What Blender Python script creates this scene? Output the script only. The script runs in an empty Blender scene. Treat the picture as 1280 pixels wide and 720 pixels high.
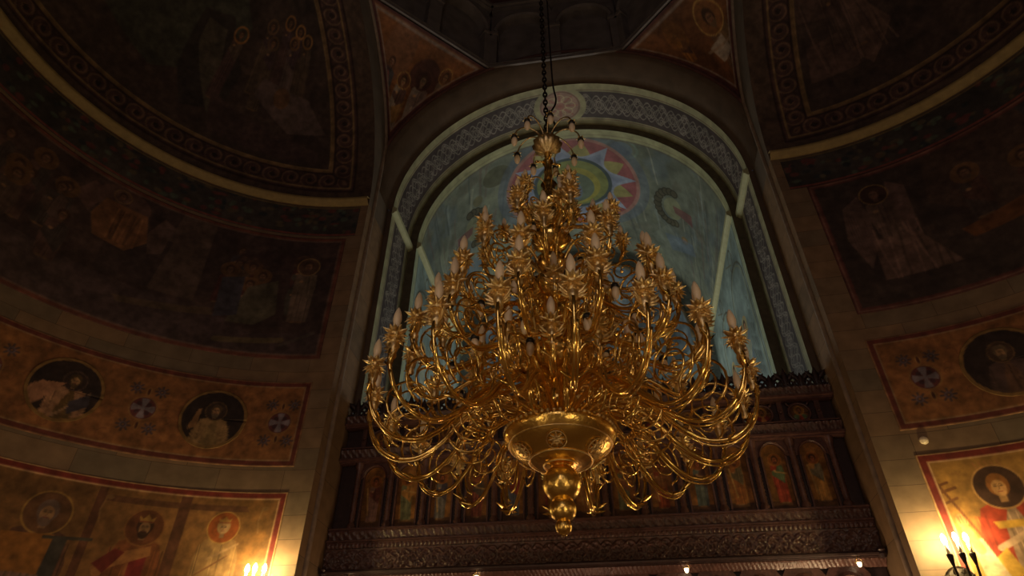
import bpy, math, random
import numpy as np
from mathutils import Vector, Matrix
SC = bpy.context.scene
COL = SC.collection
PI = math.pi
rnd = random.Random(7)

# ------------------------------------------------------------------ dimensions (metres, eye height = 0)
S, YC, RA, ZS = 3.704, 4.021, 4.174, 8.79        # side apses: cylinders centred (+-S, YC), conch springs at ZS
ZF = -1.6                                        # floor
D, ZC, R1, R2, D1 = 9.113, 9.513, 3.6, 3.42, 1.2 # chancel arch plane, spring height, radii, depth of first arch
YE = 8.45                                        # east face of the crossing
ZD = 13.15                                       # foot of the drum
CH = (0.03, 4.8)                                 # chandelier axis

# ------------------------------------------------------------------ colour + material helpers
def lin(c):
    c = np.asarray(c, float)
    return np.where(c <= 0.04045, c/12.92, ((c+0.055)/1.055)**2.4)
def rgb(r, g, b): return (r/255, g/255, b/255)

def nodes(name):
    m = bpy.data.materials.new(name); m.use_nodes = True
    nt = m.node_tree; b = nt.nodes['Principled BSDF']
    return m, nt, b
def paint_mat(name, rough=0.75, bump=0.15, scale=9.0, mott=0.35):
    m, nt, b = nodes(name)
    a = nt.nodes.new('ShaderNodeAttribute'); a.attribute_name = 'paint'
    n = nt.nodes.new('ShaderNodeTexNoise'); n.inputs['Scale'].default_value = scale; n.inputs['Detail'].default_value = 6
    tc = nt.nodes.new('ShaderNodeTexCoord'); nt.links.new(tc.outputs['Object'], n.inputs['Vector'])
    mr = nt.nodes.new('ShaderNodeMapRange'); mr.inputs[1].default_value = .3; mr.inputs[2].default_value = .7
    mr.inputs[3].default_value = 1-mott; mr.inputs[4].default_value = 1+mott*.4
    nt.links.new(n.outputs['Fac'], mr.inputs[0])
    mx = nt.nodes.new('ShaderNodeVectorMath'); mx.operation = 'SCALE'
    nt.links.new(a.outputs['Color'], mx.inputs[0]); nt.links.new(mr.outputs[0], mx.inputs['Scale'])
    nt.links.new(mx.outputs[0], b.inputs['Base Color'])
    b.inputs['Roughness'].default_value = rough
    b.inputs['Specular IOR Level'].default_value = .3
    bp = nt.nodes.new('ShaderNodeBump'); bp.inputs['Strength'].default_value = bump; bp.inputs['Distance'].default_value = .02
    nt.links.new(n.outputs['Fac'], bp.inputs['Height']); nt.links.new(bp.outputs[0], b.inputs['Normal'])
    return m
def flat_mat(name, col, rough=.6, metal=0, mott=.3, scale=8, bump=.2, bscale=30):
    m, nt, b = nodes(name)
    tc = nt.nodes.new('ShaderNodeTexCoord')
    n = nt.nodes.new('ShaderNodeTexNoise'); n.inputs['Scale'].default_value = scale; n.inputs['Detail'].default_value = 5
    nt.links.new(tc.outputs['Object'], n.inputs['Vector'])
    r = nt.nodes.new('ShaderNodeValToRGB')
    c = lin(col)
    r.color_ramp.elements[0].position = .3; r.color_ramp.elements[1].position = .7
    r.color_ramp.elements[0].color = (*(c*(1-mott)), 1); r.color_ramp.elements[1].color = (*np.minimum(c*(1+mott*.5), 1), 1)
    nt.links.new(n.outputs['Fac'], r.inputs[0]); nt.links.new(r.outputs[0], b.inputs['Base Color'])
    b.inputs['Roughness'].default_value = rough; b.inputs['Metallic'].default_value = metal
    if bump:
        n2 = nt.nodes.new('ShaderNodeTexNoise'); n2.inputs['Scale'].default_value = bscale; n2.inputs['Detail'].default_value = 3
        nt.links.new(tc.outputs['Object'], n2.inputs['Vector'])
        bp = nt.nodes.new('ShaderNodeBump'); bp.inputs['Strength'].default_value = bump; bp.inputs['Distance'].default_value = .01
        nt.links.new(n2.outputs['Fac'], bp.inputs['Height']); nt.links.new(bp.outputs[0], b.inputs['Normal'])
    return m
def emit_mat(name, col, strength):
    m, nt, b = nodes(name)
    b.inputs['Base Color'].default_value = (*lin(col), 1)
    b.inputs['Emission Color'].default_value = (*lin(col), 1); b.inputs['Emission Strength'].default_value = strength
    return m
def brick_mat(name, c1, c2, mortar, bw=.9, bh=.32):
    m, nt, b = nodes(name)
    uv = nt.nodes.new('ShaderNodeUVMap')
    br = nt.nodes.new('ShaderNodeTexBrick'); br.inputs['Scale'].default_value = 1
    br.inputs['Brick Width'].default_value = bw; br.inputs['Row Height'].default_value = bh; br.inputs['Mortar Size'].default_value = .004
    br.inputs['Color1'].default_value = (*lin(c1), 1); br.inputs['Color2'].default_value = (*lin(c2), 1); br.inputs['Mortar'].default_value = (*lin(mortar), 1)
    nt.links.new(uv.outputs[0], br.inputs['Vector'])
    n = nt.nodes.new('ShaderNodeTexNoise'); n.inputs['Scale'].default_value = 4; n.inputs['Detail'].default_value = 6
    mr = nt.nodes.new('ShaderNodeMapRange'); mr.inputs[1].default_value = .3; mr.inputs[2].default_value = .7; mr.inputs[3].default_value = .75; mr.inputs[4].default_value = 1.1
    nt.links.new(uv.outputs[0], n.inputs['Vector']); nt.links.new(n.outputs['Fac'], mr.inputs[0])
    mx = nt.nodes.new('ShaderNodeVectorMath'); mx.operation = 'SCALE'
    nt.links.new(br.outputs['Color'], mx.inputs[0]); nt.links.new(mr.outputs[0], mx.inputs['Scale'])
    nt.links.new(mx.outputs[0], b.inputs['Base Color']); b.inputs['Roughness'].default_value = .8
    b.inputs['Specular IOR Level'].default_value = .25
    return m

M_PAINT = paint_mat('fresco_paint')
M_VAULT = paint_mat('vault_paint', rough=.6, mott=.2, scale=5)
M_ICON = paint_mat('icon_paint', rough=.35, mott=.2, scale=25, bump=.1)
M_STONE = brick_mat('painted_stone_blocks', rgb(134,106,82), rgb(114,98,82), rgb(96,76,62))
M_BROWN = flat_mat('brown_plaster', rgb(92,76,62), .8, mott=.25, scale=3)
M_PIER = brick_mat('pier_blocks', rgb(126,98,72), rgb(108,88,68), rgb(80,64,50), 2.0, .6)
M_PALE = flat_mat('pale_green_plaster', rgb(166,166,130), .7, mott=.12)
M_YEL = flat_mat('ochre_cornice', rgb(150,128,84), .7, mott=.2)
M_WOOD = flat_mat('dark_carved_wood', rgb(98,68,62), .34, mott=.4, scale=14, bump=.5, bscale=40)
M_WOOD2 = flat_mat('dark_wood_panel', rgb(58,42,42), .45, mott=.3, scale=14)
M_DARK = flat_mat('drum_plaster', rgb(118,110,108), .8, mott=.3, scale=3)
M_FLOOR = flat_mat('stone_floor', rgb(120,100,85), .4, mott=.2, scale=2)
M_GOLD = flat_mat('polished_brass', rgb(252,212,124), .17, 1.0, mott=.1, scale=12, bump=.25, bscale=16)
M_GOLD2 = flat_mat('cast_brass', rgb(252,218,160), .36, 1.0, mott=.25, scale=30, bump=.5, bscale=60)
M_BOWL = flat_mat('hammered_brass', rgb(250,206,112), .27, 1.0, mott=.15, scale=9, bump=.55, bscale=24)
M_IVORY = flat_mat('ivory_bulb', rgb(244,222,190), .35, mott=.1, bump=0)
M_BLACK = flat_mat('black_plastic', rgb(22,18,18), .4, mott=.1, bump=0)
M_IRON = flat_mat('dark_iron', rgb(40,32,28), .45, .7, mott=.2)
M_FLAME = emit_mat('lit_bulb', rgb(255,226,152), 480)
M_LAMP = emit_mat('small_white_lamp', rgb(255,226,180), 5)
M_GLASS = emit_mat('daylight_pane', rgb(180,205,210), 6)

# ------------------------------------------------------------------ mesh helpers
class MB:
    def __init__(s): s.v = []; s.f = []
    def add(s, V, F):
        o = len(s.v); s.v += [tuple(map(float, a)) for a in V]; s.f += [tuple(i+o for i in f) for f in F]; return s
    def box(s, x0, x1, y0, y1, z0, z1):
        V = [(x, y, z) for z in (z0, z1) for y in (y0, y1) for x in (x0, x1)]
        return s.add(V, [(0,2,3,1),(4,5,7,6),(0,1,5,4),(2,6,7,3),(0,4,6,2),(1,3,7,5)])
    def lathe(s, prof, n=24, c=(0,0,0), axis='z', flute=0, nf=12):
        V = []; F = []; m = len(prof)
        for j in range(n):
            a = 2*PI*j/n
            for (r, z) in prof:
                rr = r*(1+flute*math.cos(nf*a))
                p = (rr*math.cos(a), rr*math.sin(a), z) if axis == 'z' else (rr*math.cos(a), z, rr*math.sin(a))
                V.append((p[0]+c[0], p[1]+c[1], p[2]+c[2]))
        for j in range(n):
            k = (j+1) % n
            for i in range(m-1): F.append((j*m+i, k*m+i, k*m+i+1, j*m+i+1))
        return s.add(V, F)
    def tube(s, P, R, n=8, cap=True):
        P = np.asarray(P, float); m = len(P)
        R = np.full(m, R) if np.isscalar(R) else np.asarray(R, float)
        T = np.gradient(P, axis=0); T /= np.linalg.norm(T, axis=1)[:, None]+1e-12
        ref = np.array([0, 0, 1.]) if abs(T[0][2]) < .9 else np.array([1., 0, 0])
        N = np.cross(T[0], ref); N /= np.linalg.norm(N); V = []
        for i in range(m):
            N = N-T[i]*(N@T[i]); N /= np.linalg.norm(N)+1e-12; B = np.cross(T[i], N)
            for j in range(n):
                a = 2*PI*j/n; V.append(P[i]+R[i]*(math.cos(a)*N+math.sin(a)*B))
        F = [(i*n+j, i*n+(j+1) % n, (i+1)*n+(j+1) % n, (i+1)*n+j) for i in range(m-1) for j in range(n)]
        if cap: F += [tuple(range(n))[::-1], tuple((m-1)*n+j for j in range(n))]
        return s.add(V, F)
    def sphere(s, c, r, n=12, sz=1.):
        prof = [(max(r*math.sin(PI*i/n), 1e-4), -r*sz*math.cos(PI*i/n)) for i in range(n+1)]
        return s.lathe(prof, n*2 if n > 6 else 10, c)
    def leaf(s, base, dirv, up, L, W, curl=.3):      # pointed leaf with a raised midrib and thickness
        b = Vector(base); d = Vector(dirv).normalized(); u = Vector(up).normalized(); sd = d.cross(u).normalized()
        V = []; k = 5
        for i in range(k+1):
            t = i/k; w = W*math.sin(PI*min(.92*t+.12, 1))*(1-.25*t); c = b+d*(L*t)+u*(curl*L*t*t)
            V += [c-sd*w, c+u*w*.35, c+sd*w, c-u*.004]
        F = []
        for i in range(k):
            o = i*4
            for j in range(4): F.append((o+j, o+(j+1) % 4, o+4+(j+1) % 4, o+4+j))
        F += [(3, 2, 1, 0), (k*4, k*4+1, k*4+2, k*4+3)]
        return s.add(V, F)
    def build(s, name, mat, parent=None, smooth=True, loc=None):
        me = bpy.data.meshes.new(name); me.from_pydata(s.v, [], s.f); me.update()
        if smooth: me.polygons.foreach_set('use_smooth', [True]*len(me.polygons))
        me.materials.append(mat)
        o = bpy.data.objects.new(name, me); COL.objects.link(o)
        if parent is not None: o.parent = parent
        if loc: o.location = loc
        return o
def spline(P, n=8):
    P = np.asarray(P, float); Q = np.vstack([2*P[0]-P[1], P, 2*P[-1]-P[-2]]); out = []
    for i in range(1, len(Q)-2):
        for k in range(n):
            t = k/n; a, b, c, d = Q[i-1:i+3]
            out.append(.5*((2*b)+(-a+c)*t+(2*a-5*b+4*c-d)*t*t+(-a+3*b-3*c+d)*t**3))
    out.append(P[-1]); return np.array(out)
def tag(o, label=None, cat=None, group=None, kind=None):
    if label: o['label'] = label
    if cat: o['category'] = cat
    if group: o['group'] = group
    if kind: o['kind'] = kind
    return o
def struct(o): o['kind'] = 'structure'; return o
def empty(name, loc=(0,0,0), rz=0):
    o = bpy.data.objects.new(name, None); o.empty_display_size = .1; COL.objects.link(o); o.location = loc; o.rotation_euler[2] = rz; return o
def grid(name, P, mat, colors=None, parent=None, uv=None, thick=0, nrm=None, smooth=True):
    """P: (ny, nx, 3) points -> one mesh; colours: (ny, nx, 3) display values"""
    ny, nx = P.shape[:2]; V = P.reshape(-1, 3)
    idx = np.arange(ny*nx).reshape(ny, nx)
    q = np.stack([idx[:-1, :-1], idx[:-1, 1:], idx[1:, 1:], idx[1:, :-1]], -1).reshape(-1, 4)
    if thick and nrm is not None:                      # skirt round the edge so the sheet is a slab
        ring = np.concatenate([idx[0, :], idx[1:, -1], idx[-1, -2::-1], idx[-2:0:-1, 0]])
        V2 = V[ring]-nrm.reshape(-1, 3)[ring]*thick; o = len(V); k = len(ring)
        V = np.vstack([V, V2]); a = np.arange(k); b = (a+1) % k
        q = np.vstack([q, np.stack([ring[b], ring[a], o+a, o+b], -1)])
    me = bpy.data.meshes.new(name)
    me.vertices.add(len(V)); me.vertices.foreach_set('co', V.astype(np.float32).ravel())
    me.loops.add(len(q)*4); me.loops.foreach_set('vertex_index', q.astype(np.int32).ravel())
    me.polygons.add(len(q)); me.polygons.foreach_set('loop_start', (np.arange(len(q))*4).astype(np.int32))
    if smooth: me.polygons.foreach_set('use_smooth', np.ones(len(q), bool))
    me.update(calc_edges=True)
    if colors is not None:
        C = lin(np.clip(colors, 0, 1)).reshape(-1, 3)
        if len(V) > len(C): C = np.vstack([C, C[ring]])
        C = np.hstack([C, np.ones((len(C), 1))]).astype(np.float32)
        at = me.color_attributes.new('paint', 'FLOAT_COLOR', 'POINT'); at.data.foreach_set('color', C.ravel())
    if uv is not None:
        ul = me.uv_layers.new(name='UVMap'); U = uv.reshape(-1, 2)
        if len(V) > len(U): U = np.vstack([U, U[ring]])
        ul.data.foreach_set('uv', U[q.ravel()].astype(np.float32).ravel())
    me.materials.append(mat)
    o = bpy.data.objects.new(name, me); COL.objects.link(o)
    if parent is not None: o.parent = parent
    return o

# ------------------------------------------------------------------ canvas: paint laid out in metres on a wall
def vnoise(shape, cell, seed, octv=4):
    r = np.random.RandomState(seed); out = np.zeros(shape); amp = 1; tot = 0
    for o in range(octv):
        c = max(cell/2**o, 1.5); gy = int(shape[0]/c)+3; gx = int(shape[1]/c)+3; g = r.rand(gy, gx)
        y = np.arange(shape[0])/c; x = np.arange(shape[1])/c; iy = y.astype(int); ix = x.astype(int)
        fy = y-iy; fx = x-ix; fy = (fy*fy*(3-2*fy))[:, None]; fx = (fx*fx*(3-2*fx))[None]
        a = g[iy][:, ix]; b = g[iy][:, ix+1]; c2 = g[iy+1][:, ix]; d = g[iy+1][:, ix+1]
        out += amp*((a*(1-fx)+b*fx)*(1-fy)+(c2*(1-fx)+d*fx)*fy); tot += amp; amp *= .55
    return out/tot
class Cv:
    def __init__(s, x0, x1, y0, y1, res, bg, seed=1, mott=.15, cell=.5):
        s.res = res; s.x = np.linspace(x0, x1, max(int(round((x1-x0)/res))+1, 3)); s.y = np.linspace(y0, y1, max(int(round((y1-y0)/res))+1, 3))
        s.X, s.Y = np.meshgrid(s.x, s.y); s.C = np.zeros(s.X.shape+(3,))+np.array(bg)
        s.seed = seed; n = vnoise(s.X.shape, cell/res, seed)
        s.C *= (1+mott*2*(n-.5)*2)[..., None]
    def mix(s, m, col, a=1.):
        m = np.clip(m, 0, 1)[..., None]*a; s.C = s.C*(1-m)+np.array(col)*m
    def d(s, v): return v/s.res+.5
    def ell(s, cx, cy, rx, ry, col, a=1., rot=0):
        c, n = math.cos(rot), math.sin(rot); X = s.X-cx; Y = s.Y-cy
        u = (c*X+n*Y)/rx; w = (-n*X+c*Y)/ry; s.mix(s.d((1-np.sqrt(u*u+w*w))*min(rx, ry)), col, a)
    def ring(s, cx, cy, rx, ry, w, col, a=1., rot=0):
        c, n = math.cos(rot), math.sin(rot); X = s.X-cx; Y = s.Y-cy
        u = (c*X+n*Y)/rx; v = (-n*X+c*Y)/ry; s.mix(s.d(w/2-np.abs(np.sqrt(u*u+v*v)-1)*min(rx, ry)), col, a)
    def rect(s, x0, x1, y0, y1, col, a=1.):
        s.mix(np.minimum(s.d(np.minimum(s.X-x0, x1-s.X)), s.d(np.minimum(s.Y-y0, y1-s.Y))), col, a)
    def frame(s, x0, x1, y0, y1, w, col, a=1.):
        e = np.minimum(np.minimum(s.X-x0, x1-s.X), np.minimum(s.Y-y0, y1-s.Y)); s.mix(np.minimum(s.d(e), s.d(w-e)), col, a)
    def poly(s, P, col, a=1.):
        P = np.asarray(P, float); x, y = s.X, s.Y
        b = (x > P[:, 0].min()-s.res*2) & (x < P[:, 0].max()+s.res*2) & (y > P[:, 1].min()-s.res*2) & (y < P[:, 1].max()+s.res*2)
        if not b.any(): return
        x = x[b]; y = y[b]; ins = np.zeros(x.shape, bool); dm = np.full(x.shape, 1e9)
        for i in range(len(P)):
            x1, y1 = P[i]; x2, y2 = P[(i+1) % len(P)]
            if y1 != y2: ins ^= ((y1 > y) != (y2 > y)) & (x < (x2-x1)*(y-y1)/(y2-y1)+x1)
            L = (x2-x1)**2+(y2-y1)**2+1e-12; t = np.clip(((x-x1)*(x2-x1)+(y-y1)*(y2-y1))/L, 0, 1)
            dm = np.minimum(dm, np.hypot(x-x1-t*(x2-x1), y-y1-t*(y2-y1)))
        m = np.zeros(s.X.shape); m[b] = np.clip(np.where(ins, dm, -dm)/s.res+.5, 0, 1); s.mix(m, col, a)
    def line(s, P, w, col, a=1.):
        P = np.asarray(P, float)
        b = (s.X > P[:, 0].min()-w-s.res) & (s.X < P[:, 0].max()+w+s.res) & (s.Y > P[:, 1].min()-w-s.res) & (s.Y < P[:, 1].max()+w+s.res)
        if not b.any(): return
        x = s.X[b]; y = s.Y[b]; dm = np.full(x.shape, 1e9)
        for (x1, y1), (x2, y2) in zip(P[:-1], P[1:]):
            L = (x2-x1)**2+(y2-y1)**2+1e-12; t = np.clip(((x-x1)*(x2-x1)+(y-y1)*(y2-y1))/L, 0, 1)
            dm = np.minimum(dm, np.hypot(x-x1-t*(x2-x1), y-y1-t*(y2-y1)))
        m = np.zeros(s.X.shape); m[b] = np.clip((w/2-dm)/s.res+.5, 0, 1); s.mix(m, col, a)
    def mute(s, tone, k, g=1.):
        s.C = (s.C*k+np.array(tone)*(1-k))*g
    def age(s, amt=.2, cell=.15, seed=9):
        n = vnoise(s.X.shape, cell/s.res, seed, 5); s.C *= (1+amt*2*(n-.5))[..., None]

def mul(c, k): return tuple(min(1, v*k) for v in c)
SKIN = rgb(196,148,104)
def head(cv, x, y, s, hair=rgb(70,48,34), beard=None, skin=SKIN, tilt=0, halo=None, hring=rgb(190,150,84), crown=False, hr=1.0):
    if halo is not None:
        cv.ell(x, y, s*hr, s*hr, halo); cv.ring(x, y, s*hr, s*hr, s*.09, hring)
    cv.ell(x, y+s*.1, s*.5, s*.6, hair); cv.rect(x-s*.17, x+s*.17, y-s*.8, y-s*.3, mul(skin, .8))
    if beard is not None: cv.ell(x+tilt*s*.1, y-s*.36, s*.32, s*.36, beard)
    cv.ell(x+tilt*s*.08, y-s*.07, s*.32, s*.42, skin); cv.ell(x-s*.15+tilt*s*.1, y-s*.06, s*.13, s*.36, mul(skin, .8), .6)
    if beard is not None: cv.ell(x+tilt*s*.12, y-s*.4, s*.25, s*.2, beard, .9)
    dk = mul(skin, .4)
    for e in (-1, 1):
        cv.ell(x+(e*.13+tilt*.1)*s, y+.03*s, s*.07, s*.035, dk); cv.line([(x+(e*.2+tilt*.1)*s, y+.1*s), (x+(e*.06+tilt*.1)*s, y+.13*s)], s*.035, dk, .8)
    cv.line([(x+tilt*s*.12, y+.08*s), (x+tilt*s*.16+.02*s, y-.12*s), (x+tilt*s*.1-.03*s, y-.14*s)], s*.035, mul(skin, .6))
    cv.line([(x-.09*s+tilt*s*.1, y-.25*s), (x+.09*s+tilt*s*.1, y-.25*s)], s*.045, rgb(130,60,50), .9)
    if crown:
        cv.poly([(x-.4*s, y+.3*s), (x+.4*s, y+.3*s), (x+.5*s, y+.72*s), (x+.25*s, y+.55*s), (x, y+.85*s), (x-.25*s, y+.55*s), (x-.5*s, y+.72*s)], rgb(196,146,70))
        cv.line([(x-.4*s, y+.36*s), (x+.4*s, y+.36*s)], s*.06, rgb(150,60,50))
def folds(cv, rs, x0, x1, y0, y1, col, n=8, w=.012):
    for i in range(n):
        a = rs.uniform(x0, x1); b = a+rs.uniform(-.12, .12)*(x1-x0); k = rs.choice([.62, 1.35])
        cv.line([(a, y1), ((a+b)/2+rs.uniform(-.02, .02)*(x1-x0), (y0+y1)/2), (b, y0)], w, mul(col, k), .7)
def bust(cv, rs, x, y, s, robe, mantle, depth=4.5, **kw):
    yb = y-s*depth
    cv.poly([(x-.3*s, y-.65*s), (x+.3*s, y-.65*s), (x+1.15*s, y-1.05*s), (x+1.5*s, y-2.2*s), (x+1.6*s, yb), (x-1.6*s, yb), (x-1.5*s, y-2.2*s), (x-1.15*s, y-1.05*s)], robe)
    folds(cv, rs, x-1.*s, x+1.*s, yb, y-1.3*s, robe, 9, s*.06)
    if mantle is not None:
        cv.poly([(x-.35*s, y-.62*s), (x-1.2*s, y-1.*s), (x-1.65*s, y-2.3*s), (x-1.7*s, yb), (x-.9*s, yb), (x-.45*s, y-2.*s), (x-.1*s, y-1.2*s)], mantle)
        cv.poly([(x+.35*s, y-.62*s), (x+1.2*s, y-1.*s), (x+1.65*s, y-2.3*s), (x+1.7*s, yb), (x+1.*s, yb), (x+.65*s, y-2.2*s), (x+.3*s, y-1.1*s)], mantle)
        folds(cv, rs, x-1.6*s, x-1.0*s, yb, y-1.4*s, mantle, 4, s*.06); folds(cv, rs, x+1.0*s, x+1.6*s, yb, y-1.4*s, mantle, 4, s*.06)
    cv.line([(x-.4*s, y-.72*s), (x, y-.95*s), (x+.4*s, y-.72*s)], s*.12, mul(robe, .6))
    head(cv, x, y, s, **kw)
def standing(cv, rs, x, y, s, robe, mantle, H=6.3, lean=0, **kw):
    yb = y-s*H+.8*s
    cv.poly([(x-.25*s, y-.6*s), (x+.25*s, y-.6*s), (x+.95*s, y-1.*s), (x+1.*s, y-2.6*s), (x+(.9+lean)*s, yb), (x+(-.8+lean)*s, yb), (x-.95*s, y-2.6*s), (x-.9*s, y-1.*s)], robe)
    folds(cv, rs, x-.7*s, x+.7*s, yb, y-2.4*s, robe, 7, s*.08)
    cv.poly([(x+.2*s, y-.65*s), (x+.95*s, y-1.*s), (x+1.05*s, y-2.4*s), (x+.8*s, y-3.9*s), (x-.1*s, y-3.1*s), (x-.9*s, y-2.5*s), (x-.85*s, y-1.8*s), (x-.1*s, y-1.7*s)], mantle)
    folds(cv, rs, x-.2*s, x+.8*s, y-3.2*s, y-1.2*s, mantle, 4, s*.07)
    cv.ell(x-.35*s, y-1.75*s, s*.2, s*.14, SKIN); cv.ell(x+(.3+lean)*s, yb-.02*s, s*.28, s*.12, mul(SKIN, .7)); cv.ell(x+(-.3+lean)*s, yb-.02*s, s*.28, s*.12, mul(SKIN, .7))
    head(cv, x, y, s, **kw)
def flower(cv, x, y, r, col):
    for k in range(8):
        a = k*PI/4; cv.line([(x, y), (x+r*math.cos(a), y+r*math.sin(a))], r*.34, col, .8)
    cv.ring(x, y, r*.45, r*.45, r*.16, mul(col, 1.7)); cv.ell(x, y, r*.15, r*.15, rgb(170,110,60))
def cross_roundel(cv, x, y, r):
    for sx, sy in ((-1, 1), (1, 1), (-1, -1), (1, -1)):
        flower(cv, x+sx*r*1.0, y+sy*r*1.75, r*.52, rgb(70,62,78))
        cv.ring(x+sx*r*1.0, y+sy*r*1.75, r*.75, r*.62, r*.06, rgb(170,120,60), .5)
    for sy in (-1, 1):
        cv.ell(x, y+sy*r*1.6, r*.2, r*.42, rgb(190,140,76)); cv.ell(x, y+sy*r*1.6, r*.11, r*.31, rgb(70,30,24))
    cv.ell(x, y, r*1.14, r*1.14, rgb(176,126,70)); cv.ell(x, y, r, r, rgb(104,44,48))
    for k in range(4):
        a = k*PI/2; c, s2 = math.cos(a), math.sin(a)
        q = [(0, .08), (.86, .34), (.95, 0), (.86, -.34), (0, -.08)]
        cv.poly([(x+r*(u*c-v*s2), y+r*(u*s2+v*c)) for u, v in q], rgb(150,140,160))
        a += PI/4; cv.ell(x+r*.55*math.cos(a), y+r*.55*math.sin(a), r*.2, r*.2, rgb(60,32,50))
def orn(s, t, knot=1.0):
    """woven strapwork: s along the band, t across (-1..1); returns 0..1"""
    m = np.zeros_like(s+t)
    def st(v, w): return np.clip((w-np.abs(v))/.035+.5, 0, 1)
    for k in range(3):
        m = np.maximum(m, st(t-.78*np.sin(PI*s/1.5*knot+k*2*PI/3), .055))
    m = np.maximum(m, st(t+.42*np.sin(PI*s/.75*knot), .05)); m = np.maximum(m, st(t-.42*np.sin(PI*s/.75*knot), .05))
    c = (s % 3)-1.5; r = np.hypot(c, t)
    m = np.maximum(m, st(np.abs(c)+np.abs(t)-.6, .05)); m = np.maximum(m, st(r-.3, .05))
    d2 = ((s+1.5) % 3)-1.5; m = np.maximum(m, st(np.abs(d2)*.8+np.abs(t)-.85, .05))
    for cx, cy in ((0, .52), (0, -.52), (3, .52), (3, -.52)):
        u = (s % 3)-cx; v = t-cy; rr = np.hypot(u, v); th = np.arctan2(v, u)
        sp = np.abs(((rr*4.2-th/(2*PI)) % 1)-.5); m = np.maximum(m, np.where(rr < .48, np.clip((sp-.32)/.08, 0, 1), 0))
    return m
def vine(cv, P, half, col, dark, period=.42, off=0):
    """curling scrolls along a polyline P of points"""
    P = np.asarray(P, float); seg = np.hypot(*np.diff(P, axis=0).T); L = np.concatenate([[0], np.cumsum(seg)]); n = int(L[-1]/period)
    for i in range(n):
        t = (i+.5)*period; k = min(np.searchsorted(L, t)-1, len(P)-2); f = (t-L[k])/(seg[k]+1e-9); c = P[k]+(P[k+1]-P[k])*f; d = (P[k+1]-P[k])/(seg[k]+1e-9); nn = np.array([-d[1], d[0]])*(1 if i % 2 else -1)
        q = []
        for j in range(18):
            a = j/17*2.0*PI*1.2; r = half*.72*(1-j/22); q.append(c+d*r*math.cos(a)+nn*r*math.sin(a))
        cv.line(q, half*.16, col, .75); cv.ell(c[0], c[1], half*.24, half*.24, dark)
        cv.line([c+d*period*.5-nn*half*.5, c+d*period*.2+nn*half*.2, c-d*period*.5-nn*half*.2], half*.12, dark, .8)
# ================================================================== THE ROOM
KS = RA*PI/180
def cyl_pts(sd, s, z, off=0.):
    az = np.radians(90-np.abs(s)/KS); r = RA-off
    return np.stack([sd*(S+r*np.cos(az)), YC+r*np.sin(az), z+0*az], -1), np.stack([-sd*np.cos(az), -np.sin(az), 0*az], -1)
OCH = rgb(158,112,58); RED = rgb(116,46,38); CREAM = rgb(190,150,110); NAVY = rgb(44,32,38)

def wall_canvas(sd, a, b, z0, z1, res, bg, seed, **k):
    return Cv(-b if sd < 0 else a, -a if sd < 0 else b, z0, z1, res, bg, seed, **k)
def hang(cv, sd, name, label, cat, mat=M_PAINT, off=.012, group=None):
    P, N = cyl_pts(sd, cv.X, cv.Y, off)
    return tag(grid(name, P, mat, cv.C, thick=off+.02, nrm=N), label, cat, group)

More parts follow.
